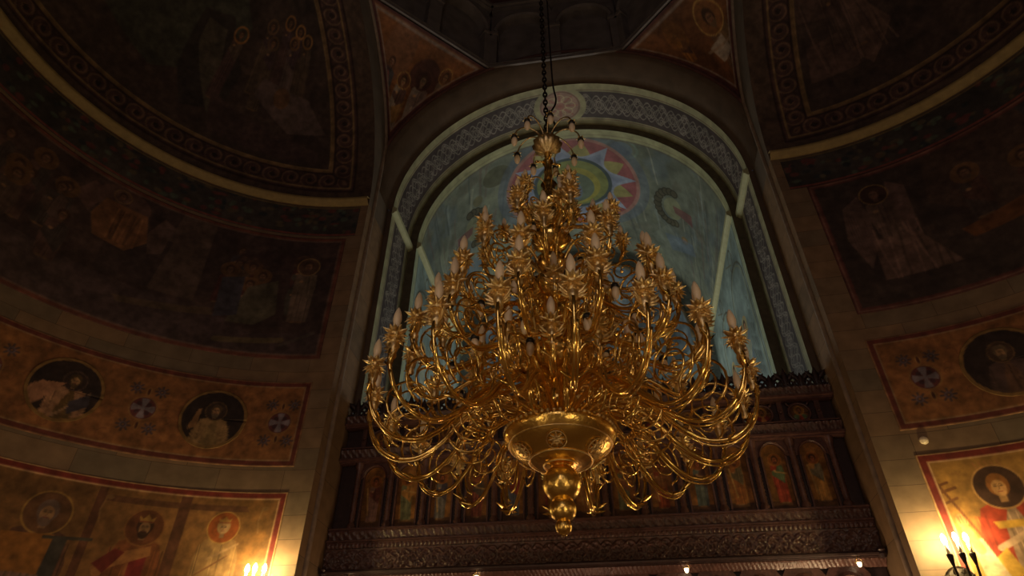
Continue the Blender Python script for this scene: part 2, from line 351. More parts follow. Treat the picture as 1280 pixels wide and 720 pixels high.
for sd, side in ((-1, 'left'), (1, 'right')):
    # curved apse wall (base), tall grid with block courses
    s = np.linspace(0, RA*PI, 90)*sd; z = np.linspace(ZF, ZS+.05, 8); X, Z = np.meshgrid(s, z)
    P, N = cyl_pts(sd, X, Z)
    struct(grid('wall_%s' % side, P, M_STONE, uv=np.stack([X, Z], -1)))
    # conch shell behind the painting
    az = np.radians(np.linspace(-90, 90, 61)); el = np.radians(np.linspace(0, 90, 31)); A, E = np.meshgrid(az, el)
    struct(grid('ceiling_conch_%s' % side, np.stack([sd*(S+(RA+.02)*np.cos(E)*np.cos(A)), YC+(RA+.02)*np.cos(E)*np.sin(A), ZS+(RA+.02)*np.sin(E)], -1), M_BROWN))
    # cornice at the foot of the conch
    b = MB(); prof = [(0, 0), (.05, .01), (.06, .05), (.1, .07), (.12, .13), (.04, .16), (0, .17)]
    V = []; F = []; n = 80
    for j in range(n+1):
        a = -PI/2+PI*j/n
        for (o, zz) in prof: V.append((sd*(S+(RA-o)*math.cos(a)), YC+(RA-o)*math.sin(a), ZS-.02+zz))
    for j in range(n):
        for i in range(len(prof)-1): k = j*len(prof)+i; F.append((k, k+1, k+len(prof)+1, k+len(prof)))
    b.add(V, F); struct(b.build('trim_cornice_%s' % side, M_YEL))

    # --- flower band under the cornice
    cv = wall_canvas(sd, .15, 8.5, 8.0, 8.74, .02, rgb(66,60,58), 11)
    rs = np.random.RandomState(5+sd)
    for k in range(220):
        x = rs.uniform(cv.x[0], cv.x[-1]); y = rs.uniform(8.08, 8.7); c = [rgb(84,96,84), rgb(110,60,58), rgb(44,50,56), rgb(96,84,66)][k % 4]
        cv.ell(x, y, rs.uniform(.03, .08), rs.uniform(.03, .06), c, .8)
    cv.line([(cv.x[0], 8.03), (cv.x[-1], 8.03)], .04, rgb(120,66,60)); cv.line([(cv.x[0], 8.71), (cv.x[-1], 8.71)], .03, rgb(120,100,70))
    P, N = cyl_pts(sd, cv.X, cv.Y, .008); struct(grid('trim_flower_band_%s' % side, P, M_PAINT, cv.C, thick=.02, nrm=N))

    # --- roundel band
    a0 = .328 if sd < 0 else .37
    cv = wall_canvas(sd, a0, 7.6, 3.57, 4.93, .0125, rgb(168,106,56), 21, cell=.35)
    x0, x1 = cv.x[0], cv.x[-1]
    rs = np.random.RandomState(31)
    for k in range(70):                                   # faint tendrils on the ochre ground
        x = rs.uniform(x0, x1); y = rs.uniform(3.75, 4.75); r = rs.uniform(.05, .12); t = np.linspace(0, 4.5, 14)+rs.uniform(0, 6)
        cv.line(np.stack([x+r*np.cos(t)*(1-np.arange(14)/20), y+r*np.sin(t)*(1-np.arange(14)/20)], -1), .014, rgb(124,66,42), .5)
    cv.rect(x0, x1, 3.57, 3.68, rgb(176,120,58), .6)
    cv.frame(x0, x1, 3.57, 4.93, .10, CREAM); cv.frame(x0+.015, x1-.015, 3.585, 4.915, .065, RED)
    cr = [-.692, -2.60, -4.52, -6.4] if sd < 0 else [.896, 2.74, 4.65, 6.5]
    for c in cr: cross_roundel(cv, c, 4.25, .165)
    cv.mute(rgb(104,78,68), .66, .93); cv.age(.25, .1, 4)
    hang(cv, sd, 'fresco_band', 'ochre painted band with cross roundels across the %s apse wall' % side, 'fresco')

    # --- round portraits
    if sd < 0:
        meds = [(-1.646, .45, 'round portrait of a pale robed bishop on the left wall, nearest the altar screen', 0),
                (-3.585, .45, 'round portrait of a saint in pale mantle holding a cross, left wall', 1),
                (-5.5, .45, 'round portrait of a bearded saint at the far left end of the painted band', 2)]
    else:
        meds = [(1.79, .46, 'round portrait of a haloed saint on the right wall above the sconce', 3),
                (3.7, .46, 'round portrait of a saint beyond the right edge of the painted band', 2)]
    for (x, r, lab, kind) in meds:
        n = 66; rr = np.linspace(0, 1, 40); th = np.linspace(0, 2*PI, n+1); RR, TH = np.meshgrid(rr, th)
        cv = Cv(x-r*1.2, x+r*1.2, 4.25-r*1.2, 4.25+r*1.2, .0125, rgb(40,30,30), 51+kind)
        rs = np.random.RandomState(60+kind)
        if kind == 0: bust(cv, rs, x+.01, 4.37, .155, rgb(140,112,72), rgb(160,124,82), hair=rgb(90,70,50), beard=rgb(120,104,84), halo=rgb(58,44,40), hring=rgb(110,84,56), hr=.95); cv.poly([(x-.32,4.05),(x-.24,4.38),(x-.19,4.38),(x-.2,4.1)], rgb(150,108,70))
        elif kind == 1:
            bust(cv, rs, x+.07, 4.40, .15, rgb(96,72,40), rgb(176,128,96), hair=rgb(80,62,40), beard=rgb(86,66,44), halo=rgb(52,38,38), hring=rgb(96,72,64), hr=.95)
            cv.poly([(x-.45,4.13),(x-.3,4.28),(x-.02,4.34),(x-.16,4.1),(x-.3,3.95)], rgb(186,130,100)); cv.line([(x-.02,3.86),(x+.3,4.26)], .03, rgb(180,140,110)); cv.line([(x+.17,4.2),(x+.27,4.14)], .03, rgb(180,140,110)); cv.poly([(x+.12,3.9),(x+.34,4.1),(x+.3,4.26),(x+.1,4.1)], rgb(60,56,70))
        else: bust(cv, rs, x, 4.38, .15, rgb(104,72,56), rgb(84,62,60), hair=rgb(110,90,70), beard=rgb(110,92,74), halo=rgb(70,50,40), hring=rgb(120,90,60), hr=.95)
        cv.ring(x, 4.25, r, r, r*.12, rgb(150,112,62)); cv.mute(rgb(84,64,56), .78); cv.age(.25, .08, 3)
        # sample the canvas on a disc
        px = x+r*1.04*RR*np.cos(TH); py = 4.25+r*1.04*RR*np.sin(TH)
        ix = np.clip(np.round((px-cv.x[0])/(cv.x[1]-cv.x[0])).astype(int), 0, len(cv.x)-1); iy = np.clip(np.round((py-cv.y[0])/(cv.y[1]-cv.y[0])).astype(int), 0, len(cv.y)-1)
        P, N = cyl_pts(sd, px, py, .022)
        tag(grid('round_portrait', P, M_PAINT, cv.C[iy, ix], thick=.012, nrm=N), lab, 'fresco')

# --- lower panels with saints
cv = wall_canvas(-1, .328, 7.4, .2, 3.2, .0125, rgb(150,104,56), 71, cell=.6)
rs = np.random.RandomState(3)
x0, x1 = cv.x[0], cv.x[-1]
cv.ell(-.75, 2.75, .25, .5, rgb(172,118,50), .4)
for (xa, xb) in ((-1.72, -1.58), (-2.72, -2.62)):  # dividing columns and crossbar, painting in a T-shaped pole shadow
    cv.rect(xa, xb, .2, 3.1, rgb(96,54,40), .85)
cv.poly([(-2.62,3.0),(-.85,3.0),(-.8,2.92),(-2.66,2.92)], rgb(104,64,46), .8)
for x in (-2.72+.12, -.62):
    cv.line([(x, 2.98), (x-.03, 2.8), (x, 2.65)], .02, rgb(176,134,84), .8); cv.ell(x+.03, 2.97, .05, .03, rgb(176,134,84), .7)
cv.ell(-2.04, 1.3, .75, .6, rgb(120,60,40), .4)
bust(cv, rs, -3.17, 2.66, .235, rgb(142,92,46), rgb(96,62,48), depth=7, hair=rgb(120,98,92), beard=rgb(124,100,92), halo=rgb(112,74,46), hring=rgb(190,146,70), hr=1.12)
cv.poly([(-3.55,2.38),(-3.0,2.42),(-3.02,1.9),(-3.5,1.86)], rgb(176,112,44)); cv.line([(-3.1,2.38),(-2.6,2.42)], .04, rgb(66,66,60)); cv.poly([(-3.0,2.4),(-2.85,2.4),(-2.86,1.9),(-3.02,1.9)], rgb(58,60,60))
cv.poly([(-3.4,1.95),(-3.0,1.95),(-2.9,1.4),(-3.5,1.4)], rgb(150,112,100)); folds(cv, rs, -3.4, -3.0, 1.4, 1.95, rgb(150,112,100), 8, .02)
bust(cv, rs, -2.05, 2.64, .2, rgb(180,110,62), rgb(150,84,46), depth=7, hair=rgb(60,34,26), beard=rgb(50,30,24), halo=rgb(120,66,38), hring=rgb(168,110,56), hr=1.15, crown=True)
cv.poly([(-2.1,2.35),(-1.92,2.38),(-1.9,1.6),(-2.08,1.6)], rgb(150,40,44)); cv.poly([(-2.5,2.1),(-2.35,2.28),(-1.9,2.42),(-1.88,2.3),(-2.3,2.12),(-2.42,1.95)], rgb(204,136,78))
cv.poly([(-2.5,2.15),(-2.3,2.35),(-2.18,2.32),(-2.35,2.05)], rgb(130,40,36))
bust(cv, rs, -1.085, 2.71, .17, rgb(196,152,96), rgb(178,136,84), depth=8, hair=rgb(196,160,110), halo=rgb(176,84,30), hring=rgb(214,164,84), hr=1.2, crown=True, skin=rgb(206,160,112))
cv.line([(-1.2,2.3),(-.85,2.5)], .03, rgb(206,160,112)); cv.line([(-1.3, 2.1), (-.95, 2.35)], .02, rgb(150,100,60))
head(cv, -4.4, 2.66, .2, beard=rgb(80,60,44), halo=rgb(112,74,46)); cv.poly([(-4.9,2.3),(-4.4,2.45),(-3.9,2.3),(-3.8,.3),(-5,.3)], rgb(110,72,50))
cv.mute(rgb(104,72,56), .74, .86); cv.frame(x0, x1, .2, 3.2, .11, CREAM); cv.frame(x0+.018, x1-.018, .218, 3.182, .07, RED); cv.age(.25, .12, 4)
hang(cv, -1, 'saints_fresco', 'gold-ground painting of crowned and haloed saints low on the left wall', 'fresco')

cv = wall_canvas(1, .42, 7.4, .2, 3.24, .0125, rgb(160,116,56), 73, cell=.6)
rs = np.random.RandomState(8); x0, x1 = cv.x[0], cv.x[-1]
cv.ring(1.8, 3.0, .15, .05, .02, rgb(170,110,60), .5)
for k in range(5): cv.line([(.98+k*.06, 3.06), (1.0+k*.06, 3.0)], .02, rgb(170,112,66), .8)
bust(cv, rs, 1.13, 2.76, .225, rgb(164,132,108), rgb(164,54,34), depth=7, hair=rgb(150,92,40), halo=rgb(60,38,30), hring=rgb(190,140,84), hr=1.12, skin=rgb(206,152,96))
cv.poly([(.93,2.38),(1.35,2.38),(1.32,2.3),(.96,2.3)], rgb(210,160,60)); cv.line([(.9,2.1),(1.25,2.25),(1.45,2.05)], .07, rgb(196,160,130))
cv.poly([(.74,1.95),(.95,2.1),(1.1,1.6),(.8,1.3)], rgb(206,160,60)); cv.poly([(.7,1.5),(.95,1.7),(1.05,.9),(.75,.8)], rgb(120,130,80)); cv.ell(1.45, 2.1, .12, .12, rgb(180,50,34))
cv.poly([(.62,2.2),(.76,2.22),(.95,1.55),(.85,1.2),(.66,1.6)], rgb(214,186,150)); cv.line([(.64,2.32),(.7,2.1)], .1, rgb(206,152,96)); cv.ell(.63, 2.42, .06, .08, rgb(206,152,96))
for k in range(3): cv.line([(.6+k*.03, 2.48), (.61+k*.03, 2.4)], .016, rgb(160,110,70))
cv.line([(.5,2.95),(.78,2.2)], .03, rgb(110,66,36)); cv.line([(.38,2.72),(.7,2.8)], .035, rgb(110,66,36)); cv.line([(.46,2.82),(.64,2.87)], .03, rgb(110,66,36)); cv.line([(.46,2.6),(.68,2.68)], .03, rgb(110,66,36))
for xx in (2.4, 3.7): bust(cv, rs, xx, 2.7, .22, rgb(120,80,60), rgb(90,60,50), depth=7, beard=rgb(80,60,44), halo=rgb(140,90,44), hr=1.12)
cv.mute(rgb(124,88,64), .85, .95); cv.frame(x0, x1, .2, 3.24, .12, CREAM); cv.frame(x0+.018, x1-.018, .218, 3.222, .08, RED); cv.age(.22, .12, 4)
hang(cv, 1, 'saints_fresco', 'painting of a red-cloaked saint holding a cross, right wall behind the candles', 'fresco')

# --- upper scenes
def crowd(cv, rs, xa, xb, ya, yb, n, sc, cols, halos=.5):
    for k in range(n):
        x = rs.uniform(xa, xb); y = yb-(yb-ya)*k/max(n, 1)*.6-rs.uniform(0, .1)
        standing(cv, rs, x, y, sc, cols[rs.randint(len(cols))], cols[rs.randint(len(cols))], H=5.5, lean=rs.uniform(-.3, .3), beard=rgb(90,70,54) if rs.rand() < .6 else None, halo=rgb(120,84,52) if rs.rand() < halos else None, hring=rgb(130,92,56), skin=rgb(150,110,84))
BG = rgb(72,56,54)
cv = wall_canvas(-1, .30, 8.2, 5.35, 7.93, .018, BG, 81, cell=.8, mott=.2)
rs = np.random.RandomState(12); x0, x1 = cv.x[0], cv.x[-1]
cv.poly([(x0,5.35),(x1,5.35),(x1,5.9),(-1.5,5.8),(-2.2,6.1),(x0,6.3)], rgb(84,68,70)); cv.poly([(-3.6,5.9),(-2.2,6.15),(-2.15,6.02),(-3.5,5.8)], rgb(110,90,70))
cv.poly([(-3.1,7.9),(-2.55,7.9),(-2.5,6.2),(-3.3,6.2)], rgb(96,78,70)); cv.poly([(-4.0,7.2),(-3.1,7.2),(-3.2,6.2),(-4.0,6.2)], rgb(62,50,50))
crowd(cv, rs, -2.3, -.5, 6.2, 7.5, 12, .15, [rgb(92,50,48), rgb(70,66,76), rgb(110,84,64), rgb(84,84,74)])
cv.poly([(-2.0,7.45),(-1.2,7.5),(-.5,7.45),(-.5,7.3),(-1.4,7.1),(-2.1,7.2)], rgb(60,44,44), .6)
standing(cv, rs, -.85, 7.25, .19, rgb(128,108,92), rgb(134,116,96), halo=rgb(90,64,50), beard=rgb(80,60,50), H=7, skin=rgb(150,110,84))
cv.poly([(-1.75,6.7),(-1.3,6.9),(-1.2,6.2),(-1.5,5.95),(-1.95,5.95)], rgb(104,100,80)); cv.poly([(-2.2,6.8),(-1.85,6.9),(-1.8,6.1),(-2.15,6.0)], rgb(70,72,88))
cv.line([(-2.0,5.6),(-1.0,5.7)], .1, rgb(124,108,76)); cv.line([(-1.0,5.6),(-.5,5.85)], .06, rgb(100,90,84))
# seated host with light cloud on the left part
cv.ell(-4.0, 7.55, .42, .32, rgb(128,92,84), .7); cv.poly([(-4.25,7.5),(-3.6,7.5),(-3.45,7.0),(-3.7,6.7),(-4.2,6.75),(-4.35,7.1)], rgb(150,100,64)); folds(cv, rs, -4.2, -3.6, 6.8, 7.4, rgb(150,100,64), 9, .03)
head(cv, -4.05, 7.66, .13, skin=rgb(150,104,84), halo=rgb(124,90,80)); cv.poly([(-3.35,7.6),(-3.15,7.5),(-3.2,6.9),(-3.4,6.8),(-3.5,7.2)], rgb(110,86,80)); cv.poly([(-4.5,7.7),(-4.25,7.6),(-4.4,7.1),(-4.7,7.3)], rgb(118,86,80))
crowd(cv, rs, -7, -4.4, 6.3, 7.6, 14, .17, [rgb(84,60,60), rgb(96,76,70), rgb(110,80,74), rgb(70,62,60)])
cv.mute(rgb(74,58,56), .62); cv.frame(x0, x1, 5.35, 7.93, .07, rgb(110,66,56)); cv.frame(x0+.07, x1-.07, 5.42, 7.86, .02, rgb(140,110,96), .8); cv.age(.3, .2, 6)
hang(cv, -1, 'fresco_scene', 'large dim fresco of a crowd around a white robed figure on the left apse wall', 'fresco')

cv = wall_canvas(1, .41, 8.2, 5.36, 8.0, .018, rgb(66,54,50), 83, cell=.9, mott=.2)
rs = np.random.RandomState(14); x0, x1 = cv.x[0], cv.x[-1]
cv.poly([(2.1,8),(3.5,8),(3.3,6.6),(2.6,6.4),(1.9,7.0)], rgb(78,60,52)); cv.poly([(3.4,7.9),(5,7.9),(5,6.0),(3.8,6.2)], rgb(64,62,66))
cv.poly([(1.05,7.55),(.78,7.35),(.68,6.7),(.85,6.1),(1.05,6.5),(1.1,7.1)], rgb(124,96,88)); cv.poly([(1.5,7.7),(1.72,7.5),(1.66,6.7),(1.45,6.4),(1.35,7.0)], rgb(120,92,86))
for k in range(7): cv.line([(.76+k*.04, 7.25-k*.04), (.78+k*.035, 6.35)], .014, rgb(90,68,64), .8)
standing(cv, rs, 1.28, 7.5, .2, rgb(134,106,94), rgb(120,94,84), H=7.4, lean=.5, skin=rgb(140,100,84), halo=rgb(60,36,34)); folds(cv, rs, 1.0, 1.7, 5.9, 6.8, rgb(140,108,96), 9, .03)
cv.poly([(1.0,6.6),(1.6,6.6),(1.95,5.86),(.95,5.86)], rgb(140,108,96)); folds(cv, rs, 1.0, 1.8, 5.86, 6.6, rgb(140,108,96), 9, .03)
crowd(cv, rs, 2.3, 5.5, 6.2, 7.3, 9, .18, [rgb(84,56,50), rgb(74,62,60), rgb(92,72,60)]); cv.poly([(2.1,6.35),(3.0,6.5),(3.0,6.2),(2.2,6.15)], rgb(130,78,40))
cv.mute(rgb(70,56,54), .62); cv.frame(x0, x1, 5.36, 8.0, .09, rgb(100,58,54)); cv.frame(x0+.03, x1-.03, 5.39, 7.97, .02, rgb(140,110,96), .8); cv.age(.3, .2, 6)
hang(cv, 1, 'fresco_scene', 'large dim fresco with a pale winged angel standing on the right apse wall', 'fresco')

# --- conch paintings
for sd in (-1, 1):
    el0, el1 = 2.5, 84; xr = 125*KS
    cv = Cv(-xr if sd < 0 else .0, 0 if sd < 0 else xr, el0*KS, el1*KS, .022, rgb(64,52,48), 91+sd, mott=.2, cell=.9)
    az = np.radians(90-np.abs(cv.X)/KS); el = cv.Y/KS*PI/180; dx = RA*np.cos(el)*np.cos(az)
    rs = np.random.RandomState(17+sd); f = 1 if sd > 0 else -1
    if sd < 0:
        cv.poly([(-6.5,4.6),(-4.4,4.4),(-3.4,3.4),(-3.6,2.4),(-4.8,1.6),(-6.5,2.0)], rgb(66,72,62)); cv.poly([(-4.6,3.2),(-3.9,3.4),(-3.2,2.5),(-3.3,1.6),(-4.0,1.3),(-4.4,2.0)], rgb(44,42,40)); cv.poly([(-4.4,3.1),(-3.9,3.1),(-3.3,1.5),(-3.5,1.4),(-4.3,2.6)], rgb(84,80,68))
        for (hx, hy, r, c) in [(-3.56,3.16,.16,rgb(190,130,66)), (-2.9,3.6,.14,rgb(120,90,60)), (-2.45,3.8,.14,rgb(176,120,66)), (-2.1,3.7,.13,rgb(196,140,76)), (-2.75,3.3,.13,rgb(110,84,60)), (-1.85,3.55,.13,rgb(190,136,72)), (-2.2,3.45,.12,rgb(150,104,60))]:
            standing(cv, rs, hx, hy, .14, [rgb(92,76,62), rgb(82,60,60), rgb(104,88,84)][rs.randint(3)], [rgb(100,84,72), rgb(80,62,70)][rs.randint(2)], H=11, skin=rgb(150,108,76)); cv.ring(hx, hy, r, r, .045, c)
        cv.poly([(-2.7,2.6),(-1.6,2.4),(-1.1,1.7),(-1.9,1.6),(-2.8,2.2)], rgb(112,94,92)); cv.ell(-2.2, 2.3, .18, .22, rgb(140,96,60), .8); cv.poly([(-3.6,1.9),(-1.2,1.3),(-1.2,1.0),(-3.4,1.1)], rgb(70,54,54))
        cv.ell(-5.0, 4.6, 1.4, .25, rgb(96,66,56), .6)
    else:
        cv.poly([(1.0,3.2),(2.4,3.1),(3.2,2.8),(3.0,2.4),(1.2,2.7)], rgb(90,70,66)); cv.poly([(1.2,2.2),(2.2,2.3),(2.0,1.5),(1.1,1.5)], rgb(96,74,68)); cv.poly([(1.8,2.7),(2.4,2.9),(2.8,2.0),(2.2,1.4),(1.9,1.9)], rgb(104,80,72))
        standing(cv, rs, 2.0, 3.2, .22, rgb(96,76,70), rgb(84,64,62), H=7, lean=.6, skin=rgb(130,96,80)); standing(cv, rs, 3.6, 3.6, .24, rgb(70,56,56), rgb(76,60,56), H=7, skin=rgb(120,90,76))
        folds(cv, rs, 1.2, 3.0, 1.6, 3.0, rgb(100,78,70), 14, .03); standing(cv, rs, 5.2, 3.3, .24, rgb(80,64,60), rgb(74,66,56), H=7, skin=rgb(120,90,76))
    cv.mute(rgb(66,54,52), .85)
    e = np.minimum(dx-.36, (el*180/PI-5.2)*KS)
    cv.mix(cv.d(.08-e), rgb(84,68,58)); cv.mix(cv.d(np.minimum(e, .52-e)), rgb(78,56,54)); g = e-.26
    al = np.where(dx-.36 < (el*180/PI-5.2)*KS, cv.Y, cv.X)
    c = (al % .36)-.18; r = np.hypot(c, g); th = np.arctan2(g, c); sp = np.abs(((r*9-th/(2*PI)) % 1)-.5)
    cv.mix(np.where((r < .19) & (r > .03), np.clip((sp-.3)/.1, 0, 1), 0), rgb(128,100,80), .8); cv.mix(np.where(r < .05, 1., 0), rgb(36,28,28)); cv.mix(np.where((r > .14) & (r < .2), np.clip((.3-sp)/.1, 0, 1), 0), rgb(40,30,30), .6)
    for q in (.0, .08, .44, .52): cv.mix(cv.d(.018-np.abs(e-q)), rgb(40,26,26) if q in (.0, .44) else rgb(150,124,84))
    cv.mix(cv.d(.03-np.abs(e-.49)), rgb(130,104,70)); cv.mute(rgb(78,60,56), .75); cv.age(.3, .2, 6)
    P = np.stack([sd*(S+RA*np.cos(el)*np.cos(az)), YC+RA*np.cos(el)*np.sin(az), ZS+RA*np.sin(el)], -1)
    tag(grid('conch_fresco', P, M_PAINT, cv.C), ['dark half-dome fresco of haloed figures inside a scroll border, left', 'dark half-dome fresco of draped figures inside a scroll border, right'][sd > 0], 'fresco')

# --- piers, lateral wall planes with the apse opening, crossing arch soffit
def quad(name, P, mat, nu=2, nv=2, u=1., v=1., **k):
    P = np.array(P, float); a = np.linspace(0, 1, nu)[None, :, None]; b = np.linspace(0, 1, nv)[:, None, None]
    G = P[0]*(1-a)*(1-b)+P[1]*a*(1-b)+P[2]*a*b+P[3]*(1-a)*b
    UV = np.stack(np.broadcast_arrays(a[..., 0]*u, b[..., 0]*v), -1)
    return grid(name, G, mat, uv=UV, **k)
for sd, side in ((-1, 'left'), (1, 'right')):
    X = sd*S
    struct(quad('wall_pier_%s' % side, [(X, 8.19, ZF), (X, D+.02, ZF), (X, D+.02, ZS), (X, 8.19, ZS)], M_PIER, u=1.1, v=11))
    struct(quad('wall_pier_top_%s' % side, [(X, 8.44, ZS), (X, D+.02, ZS), (X, D+.02, ZC+.03), (X, 8.44, ZC+.03)], M_BROWN))
    struct(quad('wall_pier_front_%s' % side, [(X, D, ZF), (sd*R1, D, ZF), (sd*R1, D, ZC), (X, D, ZC)], M_BROWN))
    # spandrel round the conch opening
    t = np.linspace(0, PI, 73); inner = np.stack([np.full_like(t, X), YC+RA*np.cos(t), ZS+RA*np.sin(t)], -1)
    hy, hz = 8.49-YC, 13.2-ZS; k = np.minimum(np.where(np.cos(t) > 0, hy, YC-1.0)/np.maximum(np.abs(np.cos(t)), 1e-6), hz/np.maximum(np.sin(t), 1e-6))
    outer = np.stack([np.full_like(t, X), YC+k*np.cos(t), ZS+k*np.sin(t)], -1)
    struct(grid('wall_spandrel_%s' % side, np.stack([inner, outer]), M_BROWN))
    struct(quad('wall_west_bay_%s' % side, [(X, -6, ZF), (X, YC-RA, ZF), (X, YC-RA, 13.2), (X, -6, 13.2)], M_BROWN))
    # corner rib, rising into the curved edge of the pendentive
    zz = np.linspace(ZF, 10.7, 14); P = [(X-sd*.0, YE-.02, a) for a in zz]
    a0 = math.acos((YE-4.75)/3.9)
    for a in np.linspace(a0, 1.32, 16)[1:]: P.append((X, 4.75+3.9*math.cos(a), 9.5+3.9*math.sin(a)))
    b = MB(); b.tube(P, .045, 10); struct(b.build('trim_rib_%s' % side, flat_mat('rib_plaster_'+side, rgb(128,108,92), .75)))
    a1 = math.asin((10.73-ZC)/3.9) if True else 0
t = np.linspace(0, PI, 97)
prof = [(R1, D, 0), (R1+.06, D, 0), (S, D-.05, 0), (S, YE, 0), (3.9, YE, 0)]
P = np.zeros((len(prof), len(t), 3))
for i, (r, y, _) in enumerate(prof):
    P[i, :, 0] = np.clip(r*np.cos(t), -S, S); P[i, :, 1] = y; P[i, :, 2] = np.minimum(ZC+r*np.sin(t), 13.5)
struct(grid('wall_crossing_arch', P, M_BROWN, smooth=False))
b = MB(); a = np.linspace(math.radians(18.6), math.radians(161.4), 60); b.tube(np.stack([3.9*np.cos(a), np.full_like(a, YE-.01), ZC+3.9*np.sin(a)], -1), .04, 8)
struct(b.build('trim_crossing_arch', flat_mat('maroon_moulding', rgb(84,52,48), .7)))

# --- pendentives (curved triangles with paintings), one canvas each
def pendentive(sx, sy, label):
    n = 90; tt = np.linspace(0.02, 1, n); a0 = math.asin(1.233/3.9); A = []; B = []
    for q in tt:
        a = a0+(math.acos(1.55/3.9)-a0)*q
        x, z = 3.9*math.cos(a), 9.5+3.9*math.sin(a)
        A.append((sx*x, 4.75+sy*3.68, min(z, ZD))); B.append((sx*3.68, 4.75+sy*x, min(z, ZD)))
    A = np.array(A); B = np.array(B); u = np.linspace(0, 1, n)
    P = A[:, None]*(1-u)[None, :, None]+B[:, None]*u[None, :, None]
    bow = (np.sin(PI*u)[None]*(np.sin(PI*tt)[:, None])*.12)[..., None]; P = P+bow*np.array([sx*.7, sy*.7, .3])
    W = np.linalg.norm(B-A, axis=1)[:, None]; Xc = (u[None]-.5)*W*(1 if sx < 0 else 1)
    if sx < 0: Xc = -Xc                                    # screen orientation: u=0 is the edge beside the chancel arch
    Zc = P[..., 2]
    cv = Cv.__new__(Cv); cv.res = .02; cv.X = Xc; cv.Y = Zc; cv.x = np.array([-1.6, 1.6]); cv.y = np.array([10.7, 13.2]); cv.seed = 3
    cv.C = np.zeros(Xc.shape+(3,))+np.array(rgb(132,84,52)); cv.C *= (1+.3*(vnoise(Xc.shape, 14, 5+sx)-.5))[..., None]
    rs = np.random.RandomState(40+sx)
    if sy > 0 and sx < 0:
        cv.ell(.3, 12.55, .34, .3, rgb(84,52,46)); cv.ell(-.45, 12.7, .34, .5, rgb(120,84,64), .7)
        standing(cv, rs, .3, 12.5, .18, rgb(158,140,128), rgb(140,116,108), H=8, halo=rgb(70,42,38), hring=rgb(90,60,46), skin=rgb(150,120,96)); standing(cv, rs, -.5, 12.5, .15, rgb(92,70,74), rgb(84,78,80), H=7, skin=rgb(150,110,90))
        standing(cv, rs, -.1, 12.35, .15, rgb(140,124,110), rgb(96,70,64), H=8, halo=rgb(104,66,48), skin=rgb(170,130,96)); standing(cv, rs, .72, 12.7, .14, rgb(124,104,90), rgb(110,84,64), H=5, halo=rgb(112,72,48), skin=rgb(150,112,84)); cv.poly([(-.3,11.6),(.1,12.0),(.05,11.5),(-.2,11.2)], rgb(150,112,70)); cv.line([(-.5,12.3),(-.35,11.9)], .05, rgb(150,96,90))
    elif sy > 0:
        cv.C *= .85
        standing(cv, rs, .3, 12.62, .23, rgb(112,82,62), rgb(124,94,66), H=7.5, beard=rgb(110,84,60), halo=rgb(128,84,50), hr=1.2, skin=rgb(146,104,76)); cv.poly([(-.05,12.25),(.3,12.3),(.34,11.9),(.05,11.85)], rgb(166,148,132)); standing(cv, rs, -.45, 12.75, .1, rgb(160,104,50), rgb(90,60,48), H=6, skin=rgb(140,96,60)); cv.ell(-.45, 12.75, .2, .25, rgb(170,112,54), .35)
        cv.line([(-.1,12.2),(.4,12.1)], .05, rgb(150,124,104)); cv.poly([(.2,11.9),(1.2,12.2),(1.1,11.2),(.7,11.2)], rgb(86,66,60), .6)
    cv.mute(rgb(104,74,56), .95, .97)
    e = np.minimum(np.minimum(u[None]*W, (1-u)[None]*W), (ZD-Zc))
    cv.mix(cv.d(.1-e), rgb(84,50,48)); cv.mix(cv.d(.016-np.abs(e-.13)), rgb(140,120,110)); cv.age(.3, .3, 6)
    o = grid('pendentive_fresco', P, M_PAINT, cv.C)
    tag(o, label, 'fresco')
pendentive(-1, 1, 'triangular painted pendentive with angels, left of the chandelier chain')
pendentive(1, 1, 'triangular painted pendentive with a seated haloed writer, right of the chandelier chain')
for sx in (-1, 1): 
    b = MB(); b.add([(sx*S, 1.05, 10.7), (sx*S, 3.2, ZD), (sx*1.55, 1.05, ZD)], [(0, 1, 2)]); struct(b.build('wall_pendentive_west_%s' % ('left' if sx < 0 else 'right'), M_BROWN))

# --- octagonal drum with blind arches
oct_r = 3.66
for k in range(8):
    am = PI/2+k*PI/4; hw = oct_r*math.tan(PI/8)
    o = MB(); hz = 3.2
    # local frame: x along the face, y outward, z up
    o.box(-hw-.12, hw+.12, .22, .3, .1, hz); o.box(-hw, hw, -.02, .03, -.03, .05); o.box(-hw, hw, -.02, .25, .09, .12)
    o.box(-hw, hw, -.1, .22, 2.55, 2.66); o.box(-hw, hw, -.04, .22, 2.48, 2.55)
    for x in (-hw, 0, hw):
        o.box(x-.16, x+.16, .0, .25, .1, 1.35); o.box(x-.19, x+.19, -.04, .25, 1.35, 1.45)
    for cx in (-hw/2, hw/2):
        rin = hw/2-.16; V = []; F = []; m = 17
        for j in range(m):
            a = PI*j/(m-1)
            for (r, y) in ((rin, .22), (rin, -.02), (rin+.06, -.06), (rin+.12, -.02), (rin+.12, .05)): V.append((cx+r*math.cos(a), y, 1.45+r*math.sin(a)))
            V.append((cx+(hw/2)*max(-1, min(1, 1.3*math.cos(a))), .05, 1.45+min(1.1, (hw/2+.3)*math.sin(a)*1.25)))
        for j in range(m-1):
            for i in range(5): q = j*6+i; F.append((q, q+1, q+7, q+6))
        o.add(V, F)
    ob = o.build('wall_drum_%d' % (k+1), M_DARK, smooth=False); ob.rotation_euler[2] = am-PI/2; ob.location = (oct_r*math.cos(am), 4.75+oct_r*math.sin(am), ZD); struct(ob)
b = MB(); b.lathe([(4.2, 0), (4.1, .6), (3.7, 1.8), (2.6, 3.2), (1.2, 3.9), (.01, 4.1)], 40, (0, 4.75, ZD+3.1)); struct(b.build('ceiling_dome', flat_mat('dome_plaster', rgb(96,60,54), .8)))

